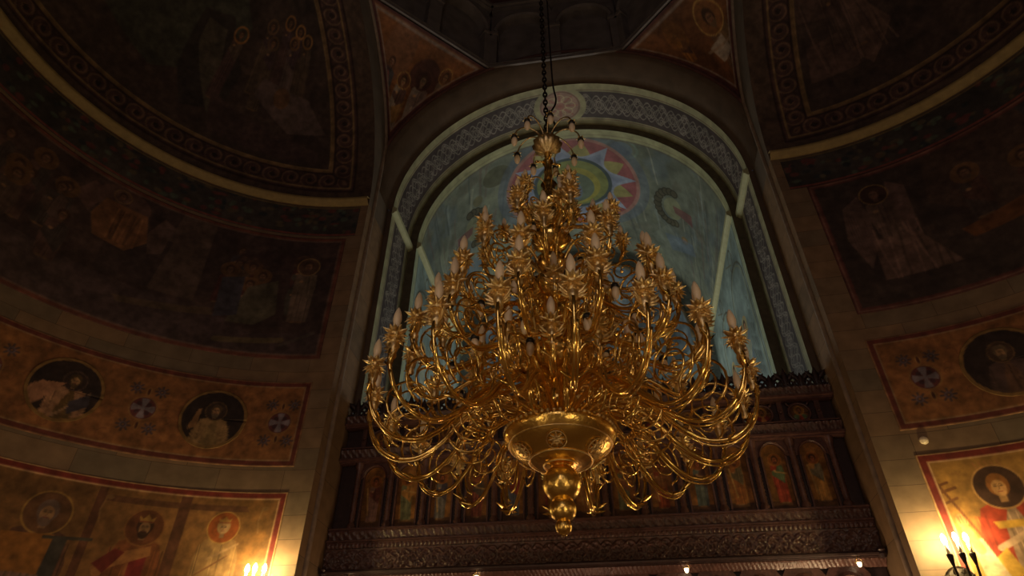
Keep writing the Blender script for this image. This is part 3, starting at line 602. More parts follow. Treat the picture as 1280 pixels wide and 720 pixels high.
# --- unseen rest of the nave (encloses the room)
struct(quad('floor', [(-9, -6, ZF), (9, -6, ZF), (9, 19, ZF), (-9, 19, ZF)], M_FLOOR))
struct(quad('wall_west', [(-S, -6, ZF), (S, -6, ZF), (S, -6, 13.2), (-S, -6, 13.2)], M_BROWN))
struct(quad('ceiling_west', [(-S, -6, 13.2), (S, -6, 13.2), (S, 1.06, 13.2), (-S, 1.06, 13.2)], M_BROWN))

# ------------------------------------------------------------------ CHANCEL
# first arch soffit with woven ornament
def soffit_paint(cv, med=True, knot=1.0):
    w = D1; cv.C[:] = np.array(rgb(150,147,116)); n = vnoise(cv.X.shape, 20, 4); cv.C *= (1+.15*(n-.5))[..., None]
    Y0, Y1 = D+.22, D+.98; m = np.minimum(cv.d(cv.Y-Y0), cv.d(Y1-cv.Y)); cv.mix(m, rgb(72,62,62))
    t = (cv.Y-(Y0+Y1)/2)/((Y1-Y0)/2-.06); o = orn(cv.X/.21, t); cv.mix(np.minimum(m, o*(np.abs(t) < 1)), rgb(140,134,124), .85)
    for y in (Y0-.04, Y1+.04): cv.line([(cv.x[0], y), (cv.x[-1], y)], .018, rgb(110,84,74))
    if med:
        cv.ell(0, D+.6, .64, .56, rgb(150,147,116)); cv.ell(0, D+.6, .5, .44, rgb(150,124,112))
        for k in range(8): a = k*PI/4; cv.line([(0, D+.6), (.42*math.cos(a), D+.6+.37*math.sin(a))], .05, rgb(150,96,90), .6); cv.ring(.25*math.cos(a), D+.6+.22*math.sin(a), .12, .1, .02, rgb(186,176,140), .7)
        cv.ring(0, D+.6, .47, .41, .03, rgb(120,96,84))
    cv.age(.18, .2, 6)
L = R1*PI/2
cv = Cv(-L, L, D, D+D1, .0135, (0, 0, 0), 3, mott=0); soffit_paint(cv)
a = cv.X/R1
tag(grid('trim_arch_ornament', np.stack([R1*np.sin(a), cv.Y, ZC+R1*np.cos(a)], -1), M_VAULT, cv.C), kind='structure')
for sd, side in ((-1, 'left'), (1, 'right')):
    cv = Cv(ZF, ZC, D, D+D1, .0135 if True else .03, (0, 0, 0), 5, mott=0); soffit_paint(cv, False); 
    struct(grid('wall_jamb_%s' % side, np.stack([np.full_like(cv.X, sd*R1), cv.Y, cv.X], -1), M_VAULT, cv.C))
    # impost ledges
    for nm, xx, y0, y1, zz in (('outer', R1, D-.03, D+D1+.02, ZC), ('inner', R2, D+D1, 14.95, ZC+.08)):
        b = MB(); V = []; pr = [(0, 0), (.03, 0), (.07, .05), (.1, .06), (.1, .15), (.02, .19), (0, .19)]
        for y in (y0, y1): V += [(sd*(xx-o), y, zz-.12+h) for o, h in pr]
        n = len(pr); b.add(V, [(i, i+1, n+i+1, n+i) for i in range(n-1)]+[tuple(range(n)), tuple(range(n, 2*n))])
        struct(b.build('trim_impost_%s_%s' % (nm, side), M_PALE, smooth=False))
# step between the two arches
t = np.linspace(0, PI, 97)
P = np.stack([np.stack([r*np.cos(t), np.full_like(t, D+D1), ZC+r*np.sin(t)], -1) for r in (R1+.02, R2)])
M_STEP = flat_mat('dark_olive_plaster', rgb(92,84,66), .8)  # one even dark olive for the step and the east arch trim
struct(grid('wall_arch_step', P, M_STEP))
for sd, side in ((-1, 'left'), (1, 'right')):
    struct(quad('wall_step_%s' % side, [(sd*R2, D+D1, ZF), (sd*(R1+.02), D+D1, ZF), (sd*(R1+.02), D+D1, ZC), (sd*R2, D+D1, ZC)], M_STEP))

# barrel vault painting
L = R2*PI/2; Y0, Y1 = D+D1, 14.92
cv = Cv(-L, L, Y0, Y1, .0175, rgb(120,130,118), 31, mott=.12, cell=1.0)
n1 = vnoise(cv.X.shape, 60, 77, 5); n2 = vnoise(cv.X.shape, 45, 78, 5); n3 = vnoise(cv.X.shape, 30, 79, 5)
cv.mix(np.clip((n1-.48)*6, 0, 1), rgb(140,150,126), .7); cv.mix(np.clip((n2-.54)*7, 0, 1), rgb(100,114,120), .7); cv.mix(np.clip((n3-.6)*8, 0, 1), rgb(104,104,92), .6)
rs = np.random.RandomState(23)
for k in range(130):                                            # streaming cloud strokes
    x = rs.uniform(-L, L); y = rs.uniform(Y0, Y1); q = np.linspace(0, 1, 6); dxy = rs.uniform(.5, 1.4)
    cv.line(np.stack([x+q*dxy*.35*np.sign(x), y+q*dxy-.1*np.sin(q*5)], -1), rs.uniform(.03, .09), [rgb(172,176,158), rgb(78,88,88), rgb(134,150,152), rgb(112,98,92)][k % 4], .5)
for sx in (-1, 1):                                              # winged figures either side of the medallion
    cx = 2.85*sx
    cv.poly([(cx, 12.9), (cx+sx*.6, 13.6), (cx+sx*1.3, 14.4), (cx+sx*.2, 14.5), (cx-sx*.5, 13.6)], rgb(120,132,122), .8)
    for k in range(13):
        a = PI*(.35+1.2*k/12); r = .52; cv.ell(cx+sx*.05+sx*.42*math.cos(a), 12.25+r*math.sin(a), .11, .11, rgb(84,82,66)); cv.ring(cx+sx*.05+sx*.42*math.cos(a), 12.25+r*math.sin(a), .11, .11, .03, rgb(52,50,40))
    cv.ell(cx+sx*.12, 12.25, .3, .36, rgb(132,138,110)); cv.poly([(cx+sx*.1, 12.15), (cx+sx*.75, 12.05), (cx+sx*.85, 12.4), (cx+sx*.2, 12.35)], rgb(118,74,76), .8)
    cv.ell(cx+sx*.6, 13.1, .13, .13, rgb(120,104,70)); cv.ell(cx+sx*.6, 13.1, .08, .08, rgb(150,120,90))
    cv.poly([(cx-sx*.1, 13.3), (cx+sx*.9, 13.0), (cx+sx*1.1, 13.3), (cx+sx*.2, 13.8)], rgb(104,124,150), .6)
cv.ell(-1.9, 11.1, .42, .3, rgb(92,96,78)); cv.ell(-2.6, 11.5, .16, .16, rgb(110,110,86)); cv.ell(1.45, 10.85, .3, .22, rgb(104,120,132)); cv.ring(1.45, 10.85, .42, .3, .05, rgb(120,140,128))
mx, my, rx, ry = .1, 12.13, 1.84, 1.56
U = (cv.X-mx)/rx; W_ = (cv.Y-my)/ry; RR = np.hypot(U, W_); TH = np.arctan2(W_, U)
def dm(v): return cv.d(v*1.6)
cv.mix(dm(1.16-RR), rgb(92,106,130), .55); cv.mix(dm(1-RR), rgb(150,84,88)); cv.mix(dm(.03-np.abs(RR-.985)), rgb(170,130,120), .8)
def star(n, ph, r0, r1, pw):
    a = np.abs(((TH-ph)*n/(2*PI)) % 1-.5)*2          # 1 at a point
    return r0+(r1-r0)*a**pw
cv.mix(dm(star(8, .2, .6, .92, 1.3)-RR), rgb(156,150,92)); cv.mix(dm(star(8, .2+PI/8, .62, .97, 2.6)-RR), rgb(148,160,186)); cv.mix(dm(star(8, .2+PI/8, .6, .8, 3)-RR), rgb(120,134,166), .6)
cv.mix(dm(.585-RR), rgb(58,74,80)); cv.mix(dm(.53-RR), rgb(120,130,72)); cv.mix(dm(.44-np.hypot(U+.03, W_-.06)), rgb(150,146,62)); cv.mix(dm(.36-np.hypot(U+.04, W_-.1)), rgb(92,108,92))
cv.ell(mx-.1, my+.25, .34, .36, rgb(120,76,80)); cv.ell(mx-.1, my-.1, .17, .2, rgb(160,130,100)); cv.ell(mx+.1, my+.3, .16, .3, rgb(96,112,132))
cv.mute(rgb(112,114,106), .86, .98); cv.rect(-L, L, Y0, Y0+.26, rgb(156,158,124)); cv.line([(-L, Y0+.28), (L, Y0+.28)], .025, rgb(104,96,84)); cv.line([(-L, Y0+.17), (L, Y0+.17)], .012, rgb(120,110,90))
cv.age(.16, .25, 6); a = cv.X/R2
o = grid('vault_fresco', np.stack([R2*np.sin(a), cv.Y, ZC+R2*np.cos(a)], -1), M_VAULT, cv.C)
tag(o, 'pale vault painting with a red and blue star medallion behind the chandelier', 'fresco')
# chancel side walls
for sd, side in ((-1, 'left'), (1, 'right')):
    cv = Cv(Y0, 14.92, ZF, ZC, .02, rgb(128,146,144), 37, mott=.14, cell=.8); rs = np.random.RandomState(29)
    cv.rect(Y0, Y0+.2, ZF, ZC, rgb(158,168,140)); cv.line([(Y0+.22, ZF), (Y0+.22, ZC)], .025, rgb(90,90,80))
    for yc in (11.35, 13.2):
        q = np.linspace(0, PI, 20); arc = np.stack([yc+.72*np.cos(q), 8.15+.72*np.sin(q)], -1); cv.line(np.vstack([[yc+.72, 2], arc, [yc-.72, 2]]), .05, rgb(94,96,84)); cv.line(np.vstack([[yc+.64, 2], arc*[.0, 0]+np.stack([yc+.64*np.cos(q), 8.15+.64*np.sin(q)], -1), [yc-.64, 2]]), .02, rgb(150,150,110))
        for i in range(5):
            for j in range(6): cv.line(np.stack([yc-.05-.1*i+.045*np.cos(q), 6.6-.32*j+.25*i+.2*np.sin(q)], -1), .022, rgb(72,78,74), .85)
        standing(cv, rs, yc+.2, 7.5, .22, rgb(110,128,140), rgb(150,156,140), H=12, halo=rgb(150,146,110))
        cv.ring(yc, 9.1, .16, .28, .03, rgb(96,96,86)); cv.line([(yc-.5, 9.3), (yc, 9.0), (yc+.5, 9.3)], .03, rgb(110,108,90))
    cv.age(.2, .3, 6); struct(grid('wall_chancel_%s' % side, np.stack([np.full_like(cv.X, sd*R2), cv.X, cv.Y], -1), M_VAULT, cv.C))
# east end: arch, apse with half dome and three tall windows
RA2 = 2.95; YA = 14.92
P = np.stack([np.stack([np.concatenate([[r], r*np.cos(t), [-r]]), np.full(99, YA), np.concatenate([[ZF], ZC+r*np.sin(t), [ZF]])], -1) for r in (R2, RA2)])
struct(grid('wall_east', P, flat_mat('grey_blue_plaster', rgb(112,124,122), .75)))
b = MB(); b.tube([(RA2*math.cos(q), YA-.02, ZC+RA2*math.sin(q)) for q in np.linspace(0, PI, 50)], .07, 8); struct(b.build('trim_east_arch', M_STEP))
cv = Cv(-RA2*PI/2, RA2*PI/2, ZF, ZC, .04, rgb(104,122,128), 41, mott=.2); cv.age(.2, .4, 6)
a = cv.X/RA2
struct(grid('wall_apse', np.stack([RA2*np.sin(a), YA+RA2*np.cos(a)*.9, cv.Y], -1), M_VAULT, cv.C))
cv = Cv(-RA2*PI/2, RA2*PI/2, 0, RA2*PI/2, .04, rgb(96,110,120), 42, mott=.3); cv.age(.2, .4, 6); a = cv.X/RA2; e = cv.Y/RA2
struct(grid('ceiling_apse', np.stack([RA2*np.sin(a)*np.cos(e), YA+RA2*np.cos(a)*np.cos(e)*.9, ZC+RA2*np.sin(e)], -1), M_VAULT, cv.C))
for k, az in enumerate((-50, 0, 50)):
    q = math.radians(az); b = MB(); g = MB(); w = .42; zb, zt = 3.2, 6.4
    fr = [(-w, zb)]+[(-w, zt)]+[(w*math.cos(u), zt+w*math.sin(u)) for u in np.linspace(PI, 0, 14)][1:]+[(w, zb)]
    b.tube([(x, 0, z) for x, z in fr]+[(-w, 0, zb)], .05, 6); b.tube([(0, 0, zb), (0, 0, zt+w)], .025, 6)
    for z in np.linspace(zb, zt, 6)[1:]: b.tube([(-w, 0, z), (w, 0, z)], .02, 6)
    fo = b.build('window_%d' % (k+1), M_WOOD2); n = len(fr); g.add([(x, .0, z) for x, z in fr], [tuple(range(n))]); go = g.build('pane', M_GLASS, fo, smooth=False)
    go.location = (0, .02, 0); fo.location = (RA2*math.sin(q)*.97, YA+RA2*math.cos(q)*.87, 0); fo.rotation_euler[2] = -q; struct(fo)
# ================================================================== ICONOSTASIS
ico = empty('iconostasis', (0, 9.0, ZF)); tag(ico, 'dark carved wooden altar screen with rows of icons under the chancel arch', 'altar screen')
def zi(z): return z-ZF
def ib(b, name, mat, smooth=False, lab=None):
    o = b.build(name, mat, ico, smooth=smooth)
    if lab: o['label'] = lab
    return o
HWI = 3.69
b = MB(); b.box(-HWI, HWI, .06, .11, 0, zi(4.68)); b.box(-3.58, 3.58, .11, .35, 0, zi(4.62)); ib(b, 'backing_panel', M_WOOD2)
def relief(name, z0, z1, y0, y1, amp, scale, res=.0135, mode=0, x0=-HWI, x1=HWI):
    nx = int((x1-x0)/res); nz = max(int((z1-z0)/res), 6); x = np.linspace(x0, x1, nx); t = np.linspace(0, 1, nz); X, T = np.meshgrid(x, t)
    w = (z1-z0)/2
    if mode == 0: h = orn(X/(w*scale), (T*2-1)*1.08, 1.0)
    elif mode == 1: h = np.maximum(0, np.cos(X*2*PI/(w*scale)))**.5*np.sin(PI*T)       # beads
    else:
        h = np.maximum(0, np.sin(X*2*PI/(w*scale)+6*T))*.6+.6*np.maximum(0, np.cos(X*4*PI/(w*scale)-8*T)*np.sin(3*PI*T))
    h = h+.25*vnoise(X.shape, 5, 3, 2)
    P = np.stack([X, y0+(y1-y0)*T-amp*h, zi(z0)+(z1-z0)*T], -1); o = grid(name, P, M_WOOD, parent=ico, smooth=True); return o
def moulding(name, z0, z1, out, back=.06):
    b = MB(); h = z1-z0; b.box(-HWI, HWI, -out*.6, back, zi(z0), zi(z0)+h*.35); b.box(-HWI, HWI, -out, back, zi(z0)+h*.35, zi(z0)+h*.75); b.box(-HWI, HWI, -out*.8, back, zi(z0)+h*.75, zi(z1)); return ib(b, name, M_WOOD)
# lower arcade
pit = 7.3/13; XS = [.04+.5275*(i-6) for i in range(13)]
b = MB(); b.box(-HWI, HWI, -.02, .06, 0, zi(.1)); b.box(-HWI, HWI, -.06, .06, zi(.1), zi(.2)); ib(b, 'base_panel', M_WOOD)
for i in range(14):
    x = .04+.5275*(i-6.5); b = MB(); b.lathe([(.05, zi(.2)), (.035, zi(.3)), (.03, zi(1.6)), (.05, zi(1.68)), (.06, zi(1.74))], 12, (max(-3.64, min(3.64, x)), -.01, 0)); ib(b, 'arcade_column', M_WOOD, True)
for i, x in enumerate(XS):
    b = MB(); n = 15; hw = .262; V = []; F = []
    for j in range(n):
        a = PI*j/(n-1); c, s2 = math.cos(a), math.sin(a)
        for (r, y) in ((.17, .05), (.17, .0), (.20, -.03), (.235, -.0)): V.append((x+r*c, y, zi(1.78)+r*1.5*s2))
        k = max(abs(c)/hw, s2/.42); V.append((x+c/k, .0, zi(1.76)+s2/k))
    for j in range(n-1):
        for q in range(4): o = j*5+q; F.append((o, o+1, o+6, o+5))
    b.add(V, F); b.tube([(x-.1, .03, zi(1.85)), (x, .01, zi(1.98)), (x+.1, .03, zi(1.85))], .02, 6); b.sphere((x, .02, zi(1.88)), .04, 6); ib(b, 'arcade_arch', M_WOOD)
relief('lower_carved_band', 2.17, 2.26, .02, -.06, .02, 1.2, mode=2)
b = MB(); b.tube([(-3.66, -.13, zi(2.30)), (3.66, -.13, zi(2.30))], .028, 8); b.box(-HWI, HWI, -.12, .05, zi(2.265), zi(2.31))
for sx in (-1, 1): b.lathe([(.001, -.07), (.04, -.06), (.05, -.02), (.03, .0), (.055, .03), (.03, .07), (.001, .09)], 12, (sx*3.63, -.13, zi(2.3)))
ib(b, 'cornice_rail', M_WOOD2, False)
relief('carved_frieze', 2.32, 2.63, .02, -.05, .035, 1.0)
relief('bead_band', 2.64, 2.70, -.04, -.05, .02, 2.0, res=.011, mode=1)
moulding('moulding', 2.70, 2.75, .09)
relief('carved_band', 2.76, 2.87, -.0, -.04, .02, 2.2, mode=2)
moulding('moulding', 2.87, 2.92, .08)
# icon row: columns, arched surrounds
for i in range(14):
    x = max(-3.63, min(3.63, .04+.5275*(i-6.5))); b = MB(); pr = [(.062, zi(2.92)), (.062, zi(2.97)), (.045, zi(3.0))]
    for k in range(15): z = 3.02+k*.05; pr += [(.036, zi(z)), (.047, zi(z+.025))]
    pr += [(.04, zi(3.78)), (.065, zi(3.84)), (.07, zi(3.9))]; b.lathe(pr, 12, (x, -.0, 0), flute=.1, nf=4); ib(b, 'carved_column', M_WOOD, True)
    b = MB(); b.box(x-.085, x+.085, .02, .06, zi(2.92), zi(3.9)); ib(b, 'pilaster_panel', M_WOOD2)
for i, x in enumerate(XS):
    b = MB(); n = 17; V = []; F = []; hw = .262
    for j in range(n):
        a = PI*j/(n-1); c, s2 = math.cos(a), math.sin(a)
        for (r, y) in ((.165, .045), (.165, .0), (.18, -.02), (.195, .0)): V.append((x+r*c, y, zi(3.66)+r*1.15*s2))
        k = max(abs(c)/hw, s2/.245); V.append((x+c/k, .0, zi(3.655)+s2/k))
    for j in range(n-1):
        for q in range(4): o = j*5+q; F.append((o, o+1, o+6, o+5))
    for sx in (-1, 1): V2 = []; b.box(x+sx*.165-.012, x+sx*.165+.012, -.01, .045, zi(2.92), zi(3.66))
    b.add(V, F); ib(b, 'icon_arch', M_WOOD)
moulding('moulding', 3.90, 3.97, .12)
relief('carved_band', 3.98, 4.10, -.04, -.10, .02, 1.6, mode=2)
moulding('moulding', 4.10, 4.15, .10)
for i, x in enumerate(XS):
    b = MB(); b.tube([(x+.15*math.cos(a), .03, zi(4.32)+.14*math.sin(a)) for a in np.linspace(0, 2*PI, 25)], .02, 6, cap=False)
    for k in range(4): a = PI/4+k*PI/2; b.leaf((x+.16*math.cos(a), .04, zi(4.32)+.15*math.sin(a)), (math.cos(a), 0, math.sin(a)), (0, -1, 0), .09, .03, .2)
    ib(b, 'round_frame', M_WOOD, True)
for i in range(14):
    x = max(-3.64, min(3.64, .04+.5275*(i-6.5))); b = MB(); b.box(x-.035, x+.035, .0, .06, zi(4.15), zi(4.5)); b.sphere((x, .0, zi(4.32)), .03, 6); ib(b, 'short_pilaster', M_WOOD)
moulding('moulding', 4.48, 4.55, .14)
relief('carved_band', 4.55, 4.66, -.06, -.12, .02, 2.0, mode=2)
for i in range(33):
    x = -3.56+i*7.12/32; b = MB(); up = .36 if i % 2 == 0 else .27; up += .1*max(0, 1-abs(x)/1.2)
    for sx in (-1, 1):
        q = np.linspace(0, 4.6, 18); r = .075*(1-q/6.5); b.tube(np.stack([x+sx*(.06+r*np.cos(q+PI)), -.03+0*q, zi(4.77)+r*np.sin(q+PI)], -1), .02, 6)
        b.tube(spline([(x+sx*.02, -.03, zi(4.64)), (x+sx*.05, -.03, zi(4.84)), (x+sx*.10, -.03, zi(4.92)), (x+sx*.13, -.03, zi(4.86))], 4), .018, 6)
        b.leaf((x+sx*.03, -.03, zi(4.82)), (sx*.7, 0, .7), (0, -1, 0), .17, .055, .3); b.leaf((x+sx*.02, -.03, zi(4.66)), (sx*.9, 0, .45), (0, -1, 0), .14, .05, .3)
    b.leaf((x, -.03, zi(4.66)), (0, 0, 1), (0, -1, 0), up, .075, .1)
    b.tube([(x+.05*math.cos(a), -.04, zi(4.72)+.05*math.sin(a)) for a in np.linspace(0, 2*PI, 13)], .014, 6, cap=False); b.box(x-.12, x+.12, -.05, .0, zi(4.65), zi(4.69))
    ib(b, 'crest_ornament', M_WOOD2, True)
b = MB(); b.box(-.035, .035, -.05, .0, zi(4.66), zi(6.0)); b.box(-.28, .28, -.05, .0, zi(5.55), zi(5.62)); b.box(-.15, .15, -.05, .0, zi(5.75), zi(5.81))
for sx in (-1, 1): b.tube(spline([(sx*.9, -.03, zi(4.7)), (sx*.75, -.03, zi(5.1)), (sx*.35, -.03, zi(5.2)), (sx*.1, -.03, zi(5.4))], 6), .035, 6); b.leaf((sx*.5, -.03, zi(5.15)), (sx*.4, 0, .9), (0, -1, 0), .3, .07, .3)
ib(b, 'crest_cross', M_WOOD2)

# icons (loose painted boards): standing saints in the arches
ords = ['first', 'second', 'third', 'fourth', 'fifth', 'sixth', 'seventh', 'eighth', 'ninth', 'tenth', 'eleventh', 'twelfth', 'thirteenth']
cols = [((150,112,96),(120,70,60)), ((110,112,84),(176,124,66)), ((120,116,112),(70,66,80)), ((140,76,60),(96,84,72)), ((90,100,120),(150,60,50)), ((150,70,54),(80,92,84)), ((176,120,70),(120,50,44)),
        ((120,124,96),(140,90,60)), ((160,76,44),(150,100,56)), ((104,116,110),(96,66,56)), ((150,92,48),(110,96,70)), ((158,64,48),(92,110,78)), ((196,140,70),(130,120,92))]
names = ['dusty rose', 'olive', 'grey', 'red', 'blue', 'rust', 'amber', 'sage', 'orange', 'grey-green', 'tawny', 'crimson', 'golden']
for i, x in enumerate(XS):
    cv = Cv(-.17, .17, 0, .94, .0105, rgb(142,96,50), 100+i, mott=.25, cell=.2); rs = np.random.RandomState(200+i)
    cv.rect(-.17, .17, 0, .12, rgb(76,54,44), .8)
    r_, m_ = cols[i]; standing(cv, rs, rs.uniform(-.02, .02), .70, .088, rgb(*r_), rgb(*m_), H=7.6, lean=rs.uniform(-.4, .4), beard=rgb(80,50,36) if i % 3 else None, halo=rgb(150,88,42), hring=rgb(180,120,60), skin=rgb(190,110,70), hr=1.0)
    cv.line([(-.02, .53), (.12, .5)] if i % 2 else [(-.1, .6), (-.05, .2)], .02, rgb(190,150,90)); cv.frame(-.17, .17, 0, .94, .012, rgb(150,104,50)); cv.mute(rgb(96,66,46), .85, 1.0); cv.age(.3, .06, i)
    P = np.stack([x+cv.X, np.full_like(cv.X, 9.035), 2.925+cv.Y], -1); N = np.zeros_like(P); N[..., 1] = -1
    pos = 'leftmost' if i == 0 else ('rightmost' if i == 12 else ords[i]+' from the left')
    tag(grid('icon', P, M_ICON, cv.C, thick=.02, nrm=N), 'arched icon of a saint in %s robe, %s in the altar screen' % (names[i], pos), 'icon', 'tall icons on the altar screen')
    cv = Cv(-.14, .14, -.13, .13, .0105, rgb(104,70,44), 300+i, mott=.25, cell=.1)
    c2 = cols[(i*5+3) % 13]; bust(cv, rs, 0, .03, .07, rgb(*c2[0]), rgb(*c2[1]), halo=rgb(150,104,50), depth=3, beard=rgb(80,60,44), skin=rgb(180,120,80)); cv.age(.3, .06, i)
    rr = np.linspace(0, 1, 14); th = np.linspace(0, 2*PI, 31); R_, T_ = np.meshgrid(rr, th); px = .138*R_*np.cos(T_); py = .13*R_*np.sin(T_)
    ix = np.clip(np.round((px+.14)/(cv.x[1]-cv.x[0])).astype(int), 0, len(cv.x)-1); iy = np.clip(np.round((py+.13)/(cv.y[1]-cv.y[0])).astype(int), 0, len(cv.y)-1)
    P = np.stack([x+px, np.full_like(px, 9.035), 4.32+py], -1); N = np.zeros_like(P); N[..., 1] = -1
    tag(grid('round_icon', P, M_ICON, cv.C[iy, ix], thick=.02, nrm=N), 'small round icon high on the altar screen, %s of its row' % pos, 'icon', 'round icons at the top of the altar screen')

# small lit lamps hanging from the lower cornice
LX = [(-1.47, 'left of the chandelier tip'), (-3.25, 'at the left end'), (1.25, 'right of the chandelier tip'), (3.33, 'at the right end')]
def lamp_proto():
    r = empty('hanging_lamp', (0, 8.84, 2.2))
    b = MB(); b.lathe([(.001, -.04), (.016, -.035), (.026, -.01), (.028, .015), (.024, .015), (.02, -.01), (.001, -.03)], 12); b.build('glass_cup', M_LAMP, r)
    b = MB(); b.tube([(.05*math.cos(a), .05*math.sin(a), .02) for a in np.linspace(0, 2*PI, 15)], .005, 5, cap=False)
    for k in range(3): a = k*2*PI/3; b.tube([(.05*math.cos(a), .05*math.sin(a), .02), (0, 0, .09)], .003, 4)
    b.build('lamp_holder', M_GOLD2, r); return r
lp = lamp_proto()
def copy_tree(o, parent=None):
    c = o.copy(); COL.objects.link(c)
    if parent is not None: c.parent = parent
    for ch in o.children: copy_tree(ch, c)
    return c
for i, (x, w) in enumerate(LX):
    o = lp if i == 0 else copy_tree(lp); o.location = (x, 8.87, 2.18); tag(o, 'small white lamp hanging under the altar screen cornice, %s' % w, 'lamp', 'small lamps under the cornice')

# ================================================================== CHANDELIER
chn = empty('chandelier', (CH[0], CH[1], 0)); tag(chn, 'huge many-tiered brass chandelier with scrolled arms and unlit ivory candle bulbs', 'chandelier')
def cp(b, name, mat, smooth=True, parent=None): return b.build(name, mat, parent or chn, smooth)
b = MB(); pr = spline([(.09, 1.965), (.13, 1.97), (.2, 1.985), (.29, 2.03), (.37, 2.09), (.43, 2.16), (.45, 2.205), (.44, 2.235), (.40, 2.262)], 4); b.lathe([(.001, 1.97)]+[tuple(q) for q in pr]+[(.32, 2.285), (.2, 2.30), (.12, 2.36), (.10, 2.43), (.001, 2.44)], 64); cp(b, 'bottom_bowl', M_BOWL)
b = MB()
for r, z in ((.135, 1.967), (.25, 2.002), (.41, 2.13)): b.tube([(r*math.cos(a), r*math.sin(a), z) for a in np.linspace(0, 2*PI, 49)], .006, 5, cap=False)
for k in range(60): a = k*PI/30; b.sphere((.445*math.cos(a), .445*math.sin(a), 2.235), .014, 4)
for k in range(6):                                        # rosettes embossed round the side
    a = -PI/2+k*PI/3; rd = Vector((math.cos(a), math.sin(a), 0)); sd_ = Vector((-math.sin(a), math.cos(a), 0)); up = (rd*.8+Vector((0, 0, .6))).normalized(); c0 = rd*.325+Vector((0, 0, 2.05)); nn = (rd*.5-Vector((0, 0, .85))).normalized()
    for m in (.03, .075): b.tube([tuple(c0+nn*.012+sd_*(m*math.cos(q))+up*(m*math.sin(q))) for q in np.linspace(0, 2*PI, 19)], .004, 4, cap=False)
    for q in range(8): d = sd_*math.cos(q*PI/4)+up*math.sin(q*PI/4); b.leaf(tuple(c0+nn*.006), tuple(d), tuple(nn), .065, .014, .05)
cp(b, 'bowl_chasing', M_GOLD2)
for nm, z, r in (('finial_ball', 1.83, .148), ('finial_ball', 1.635, .102), ('finial_ball', 1.505, .062)):
    b = MB(); b.sphere((0, 0, z), r, 14); b.lathe([(r*.35, z+r*.88), (r*.55, z+r*.93), (r*.5, z+r*1.0), (r*.3, z+r*1.04), (r*.3, z+r*1.15)], 16); cp(b, nm, M_BOWL)
b = MB(); b.lathe([(.001, 1.435), (.02, 1.44), (.015, 1.455), (.025, 1.47)], 12); cp(b, 'finial_tip', M_GOLD)
HUBS = [('hub', [(.10, 2.42), (.15, 2.46), (.16, 2.54), (.13, 2.62), (.10, 2.7), (.12, 2.85)]),
        ('hub_bowl', [(.10, 2.72), (.2, 2.75), (.3, 2.81), (.345, 2.89), (.33, 2.96), (.24, 3.02), (.14, 3.08), (.11, 3.24)]),
        ('hub', [(.11, 3.22), (.2, 3.27), (.24, 3.36), (.2, 3.44), (.12, 3.48), (.1, 3.55)]),
        ('hub_bowl', [(.1, 3.54), (.18, 3.58), (.235, 3.66), (.24, 3.74), (.18, 3.8), (.11, 3.84), (.09, 3.94)]),
        ('hub', [(.09, 3.92), (.14, 3.97), (.17, 4.04), (.13, 4.1), (.08, 4.14), (.08, 4.2)]),
        ('hub_bowl', [(.08, 4.2), (.15, 4.24), (.2, 4.32), (.19, 4.38), (.12, 4.42), (.08, 4.44)]),
        ('hub_ball', [(.08, 4.44), (.15, 4.48), (.19, 4.56), (.195, 4.62), (.17, 4.7), (.11, 4.75), (.06, 4.78), (.05, 4.84)]),
        ('upper_shaft', [(.05, 4.8), (.10, 4.84), (.11, 4.95), (.07, 5.0), (.065, 5.1), (.09, 5.13), (.06, 5.17), (.045, 5.3), (.042, 5.46), (.06, 5.48), (.06, 5.51), (.04, 5.53), (.036, 5.68)])]
for nm, pr in HUBS:
    b = MB(); b.lathe(pr, 32, flute=.03 if nm == 'hub_bowl' else 0, nf=16); cp(b, nm, M_GOLD)
b = MB(); b.lathe([(.03, 5.64), (.04, 5.66), (.1, 5.69), (.15, 5.75), (.16, 5.81), (.12, 5.87), (.05, 5.9), (.03, 5.96), (.04, 5.99), (.001, 6.0)], 36, flute=.1, nf=12); cp(b, 'crown', M_GOLD2)
for k in range(4):
    b = MB(); a = k*PI/2+.35; d = (math.cos(a), math.sin(a)); b.tube([(d[0]*.02, d[1]*.02, 5.5), (d[0]*.13, d[1]*.13, 5.485)], .016, 6); b.sphere((d[0]*.13, d[1]*.13, 5.485), .02, 5); cp(b, 'shaft_spur', M_GOLD)

def cup_mesh(s, nl=12):                                   # leafy drip pan
    b = MB(); b.lathe([(.001, -.03), (.03, -.03), (.018, -.015), (.035, .0), (.05, .02), (.045, .025), (.02, .015), (.001, .015)], 14)
    b.v = [(x*s, y*s, z*s) for x, y, z in b.v]
    for k in range(nl):
        a = 2*PI*k/nl; b.leaf((.025*s*math.cos(a), .025*s*math.sin(a), .0), (math.cos(a), math.sin(a), .45 if k % 2 else .05), (0, 0, 1), (.062 if k % 2 else .075)*s, .024*s, .2)
    for k in range(nl):
        a = 2*PI*(k+.5)/nl; b.leaf((.02*s*math.cos(a), .02*s*math.sin(a), -.03*s), (math.cos(a), math.sin(a), -.25), (0, 0, 1), .07*s, .021*s, -.2)
    for k in range(6):
        a = 2*PI*(k+.25)/6; b.leaf((.015*s*math.cos(a), .015*s*math.sin(a), -.05*s), (math.cos(a), math.sin(a), -.5), (0, 0, 1), .045*s, .016*s, -.5)
    return b
def bulb_mesh(s):
    b = MB(); b.lathe([(.001, .0), (.026, .0), (.027, .075), (.031, .09), (.034, .12), (.031, .155), (.022, .19), (.012, .215), (.003, .23), (.0005, .233)], 14)
    b.v = [(x*s, y*s, z*s) for x, y, z in b.v]; return b
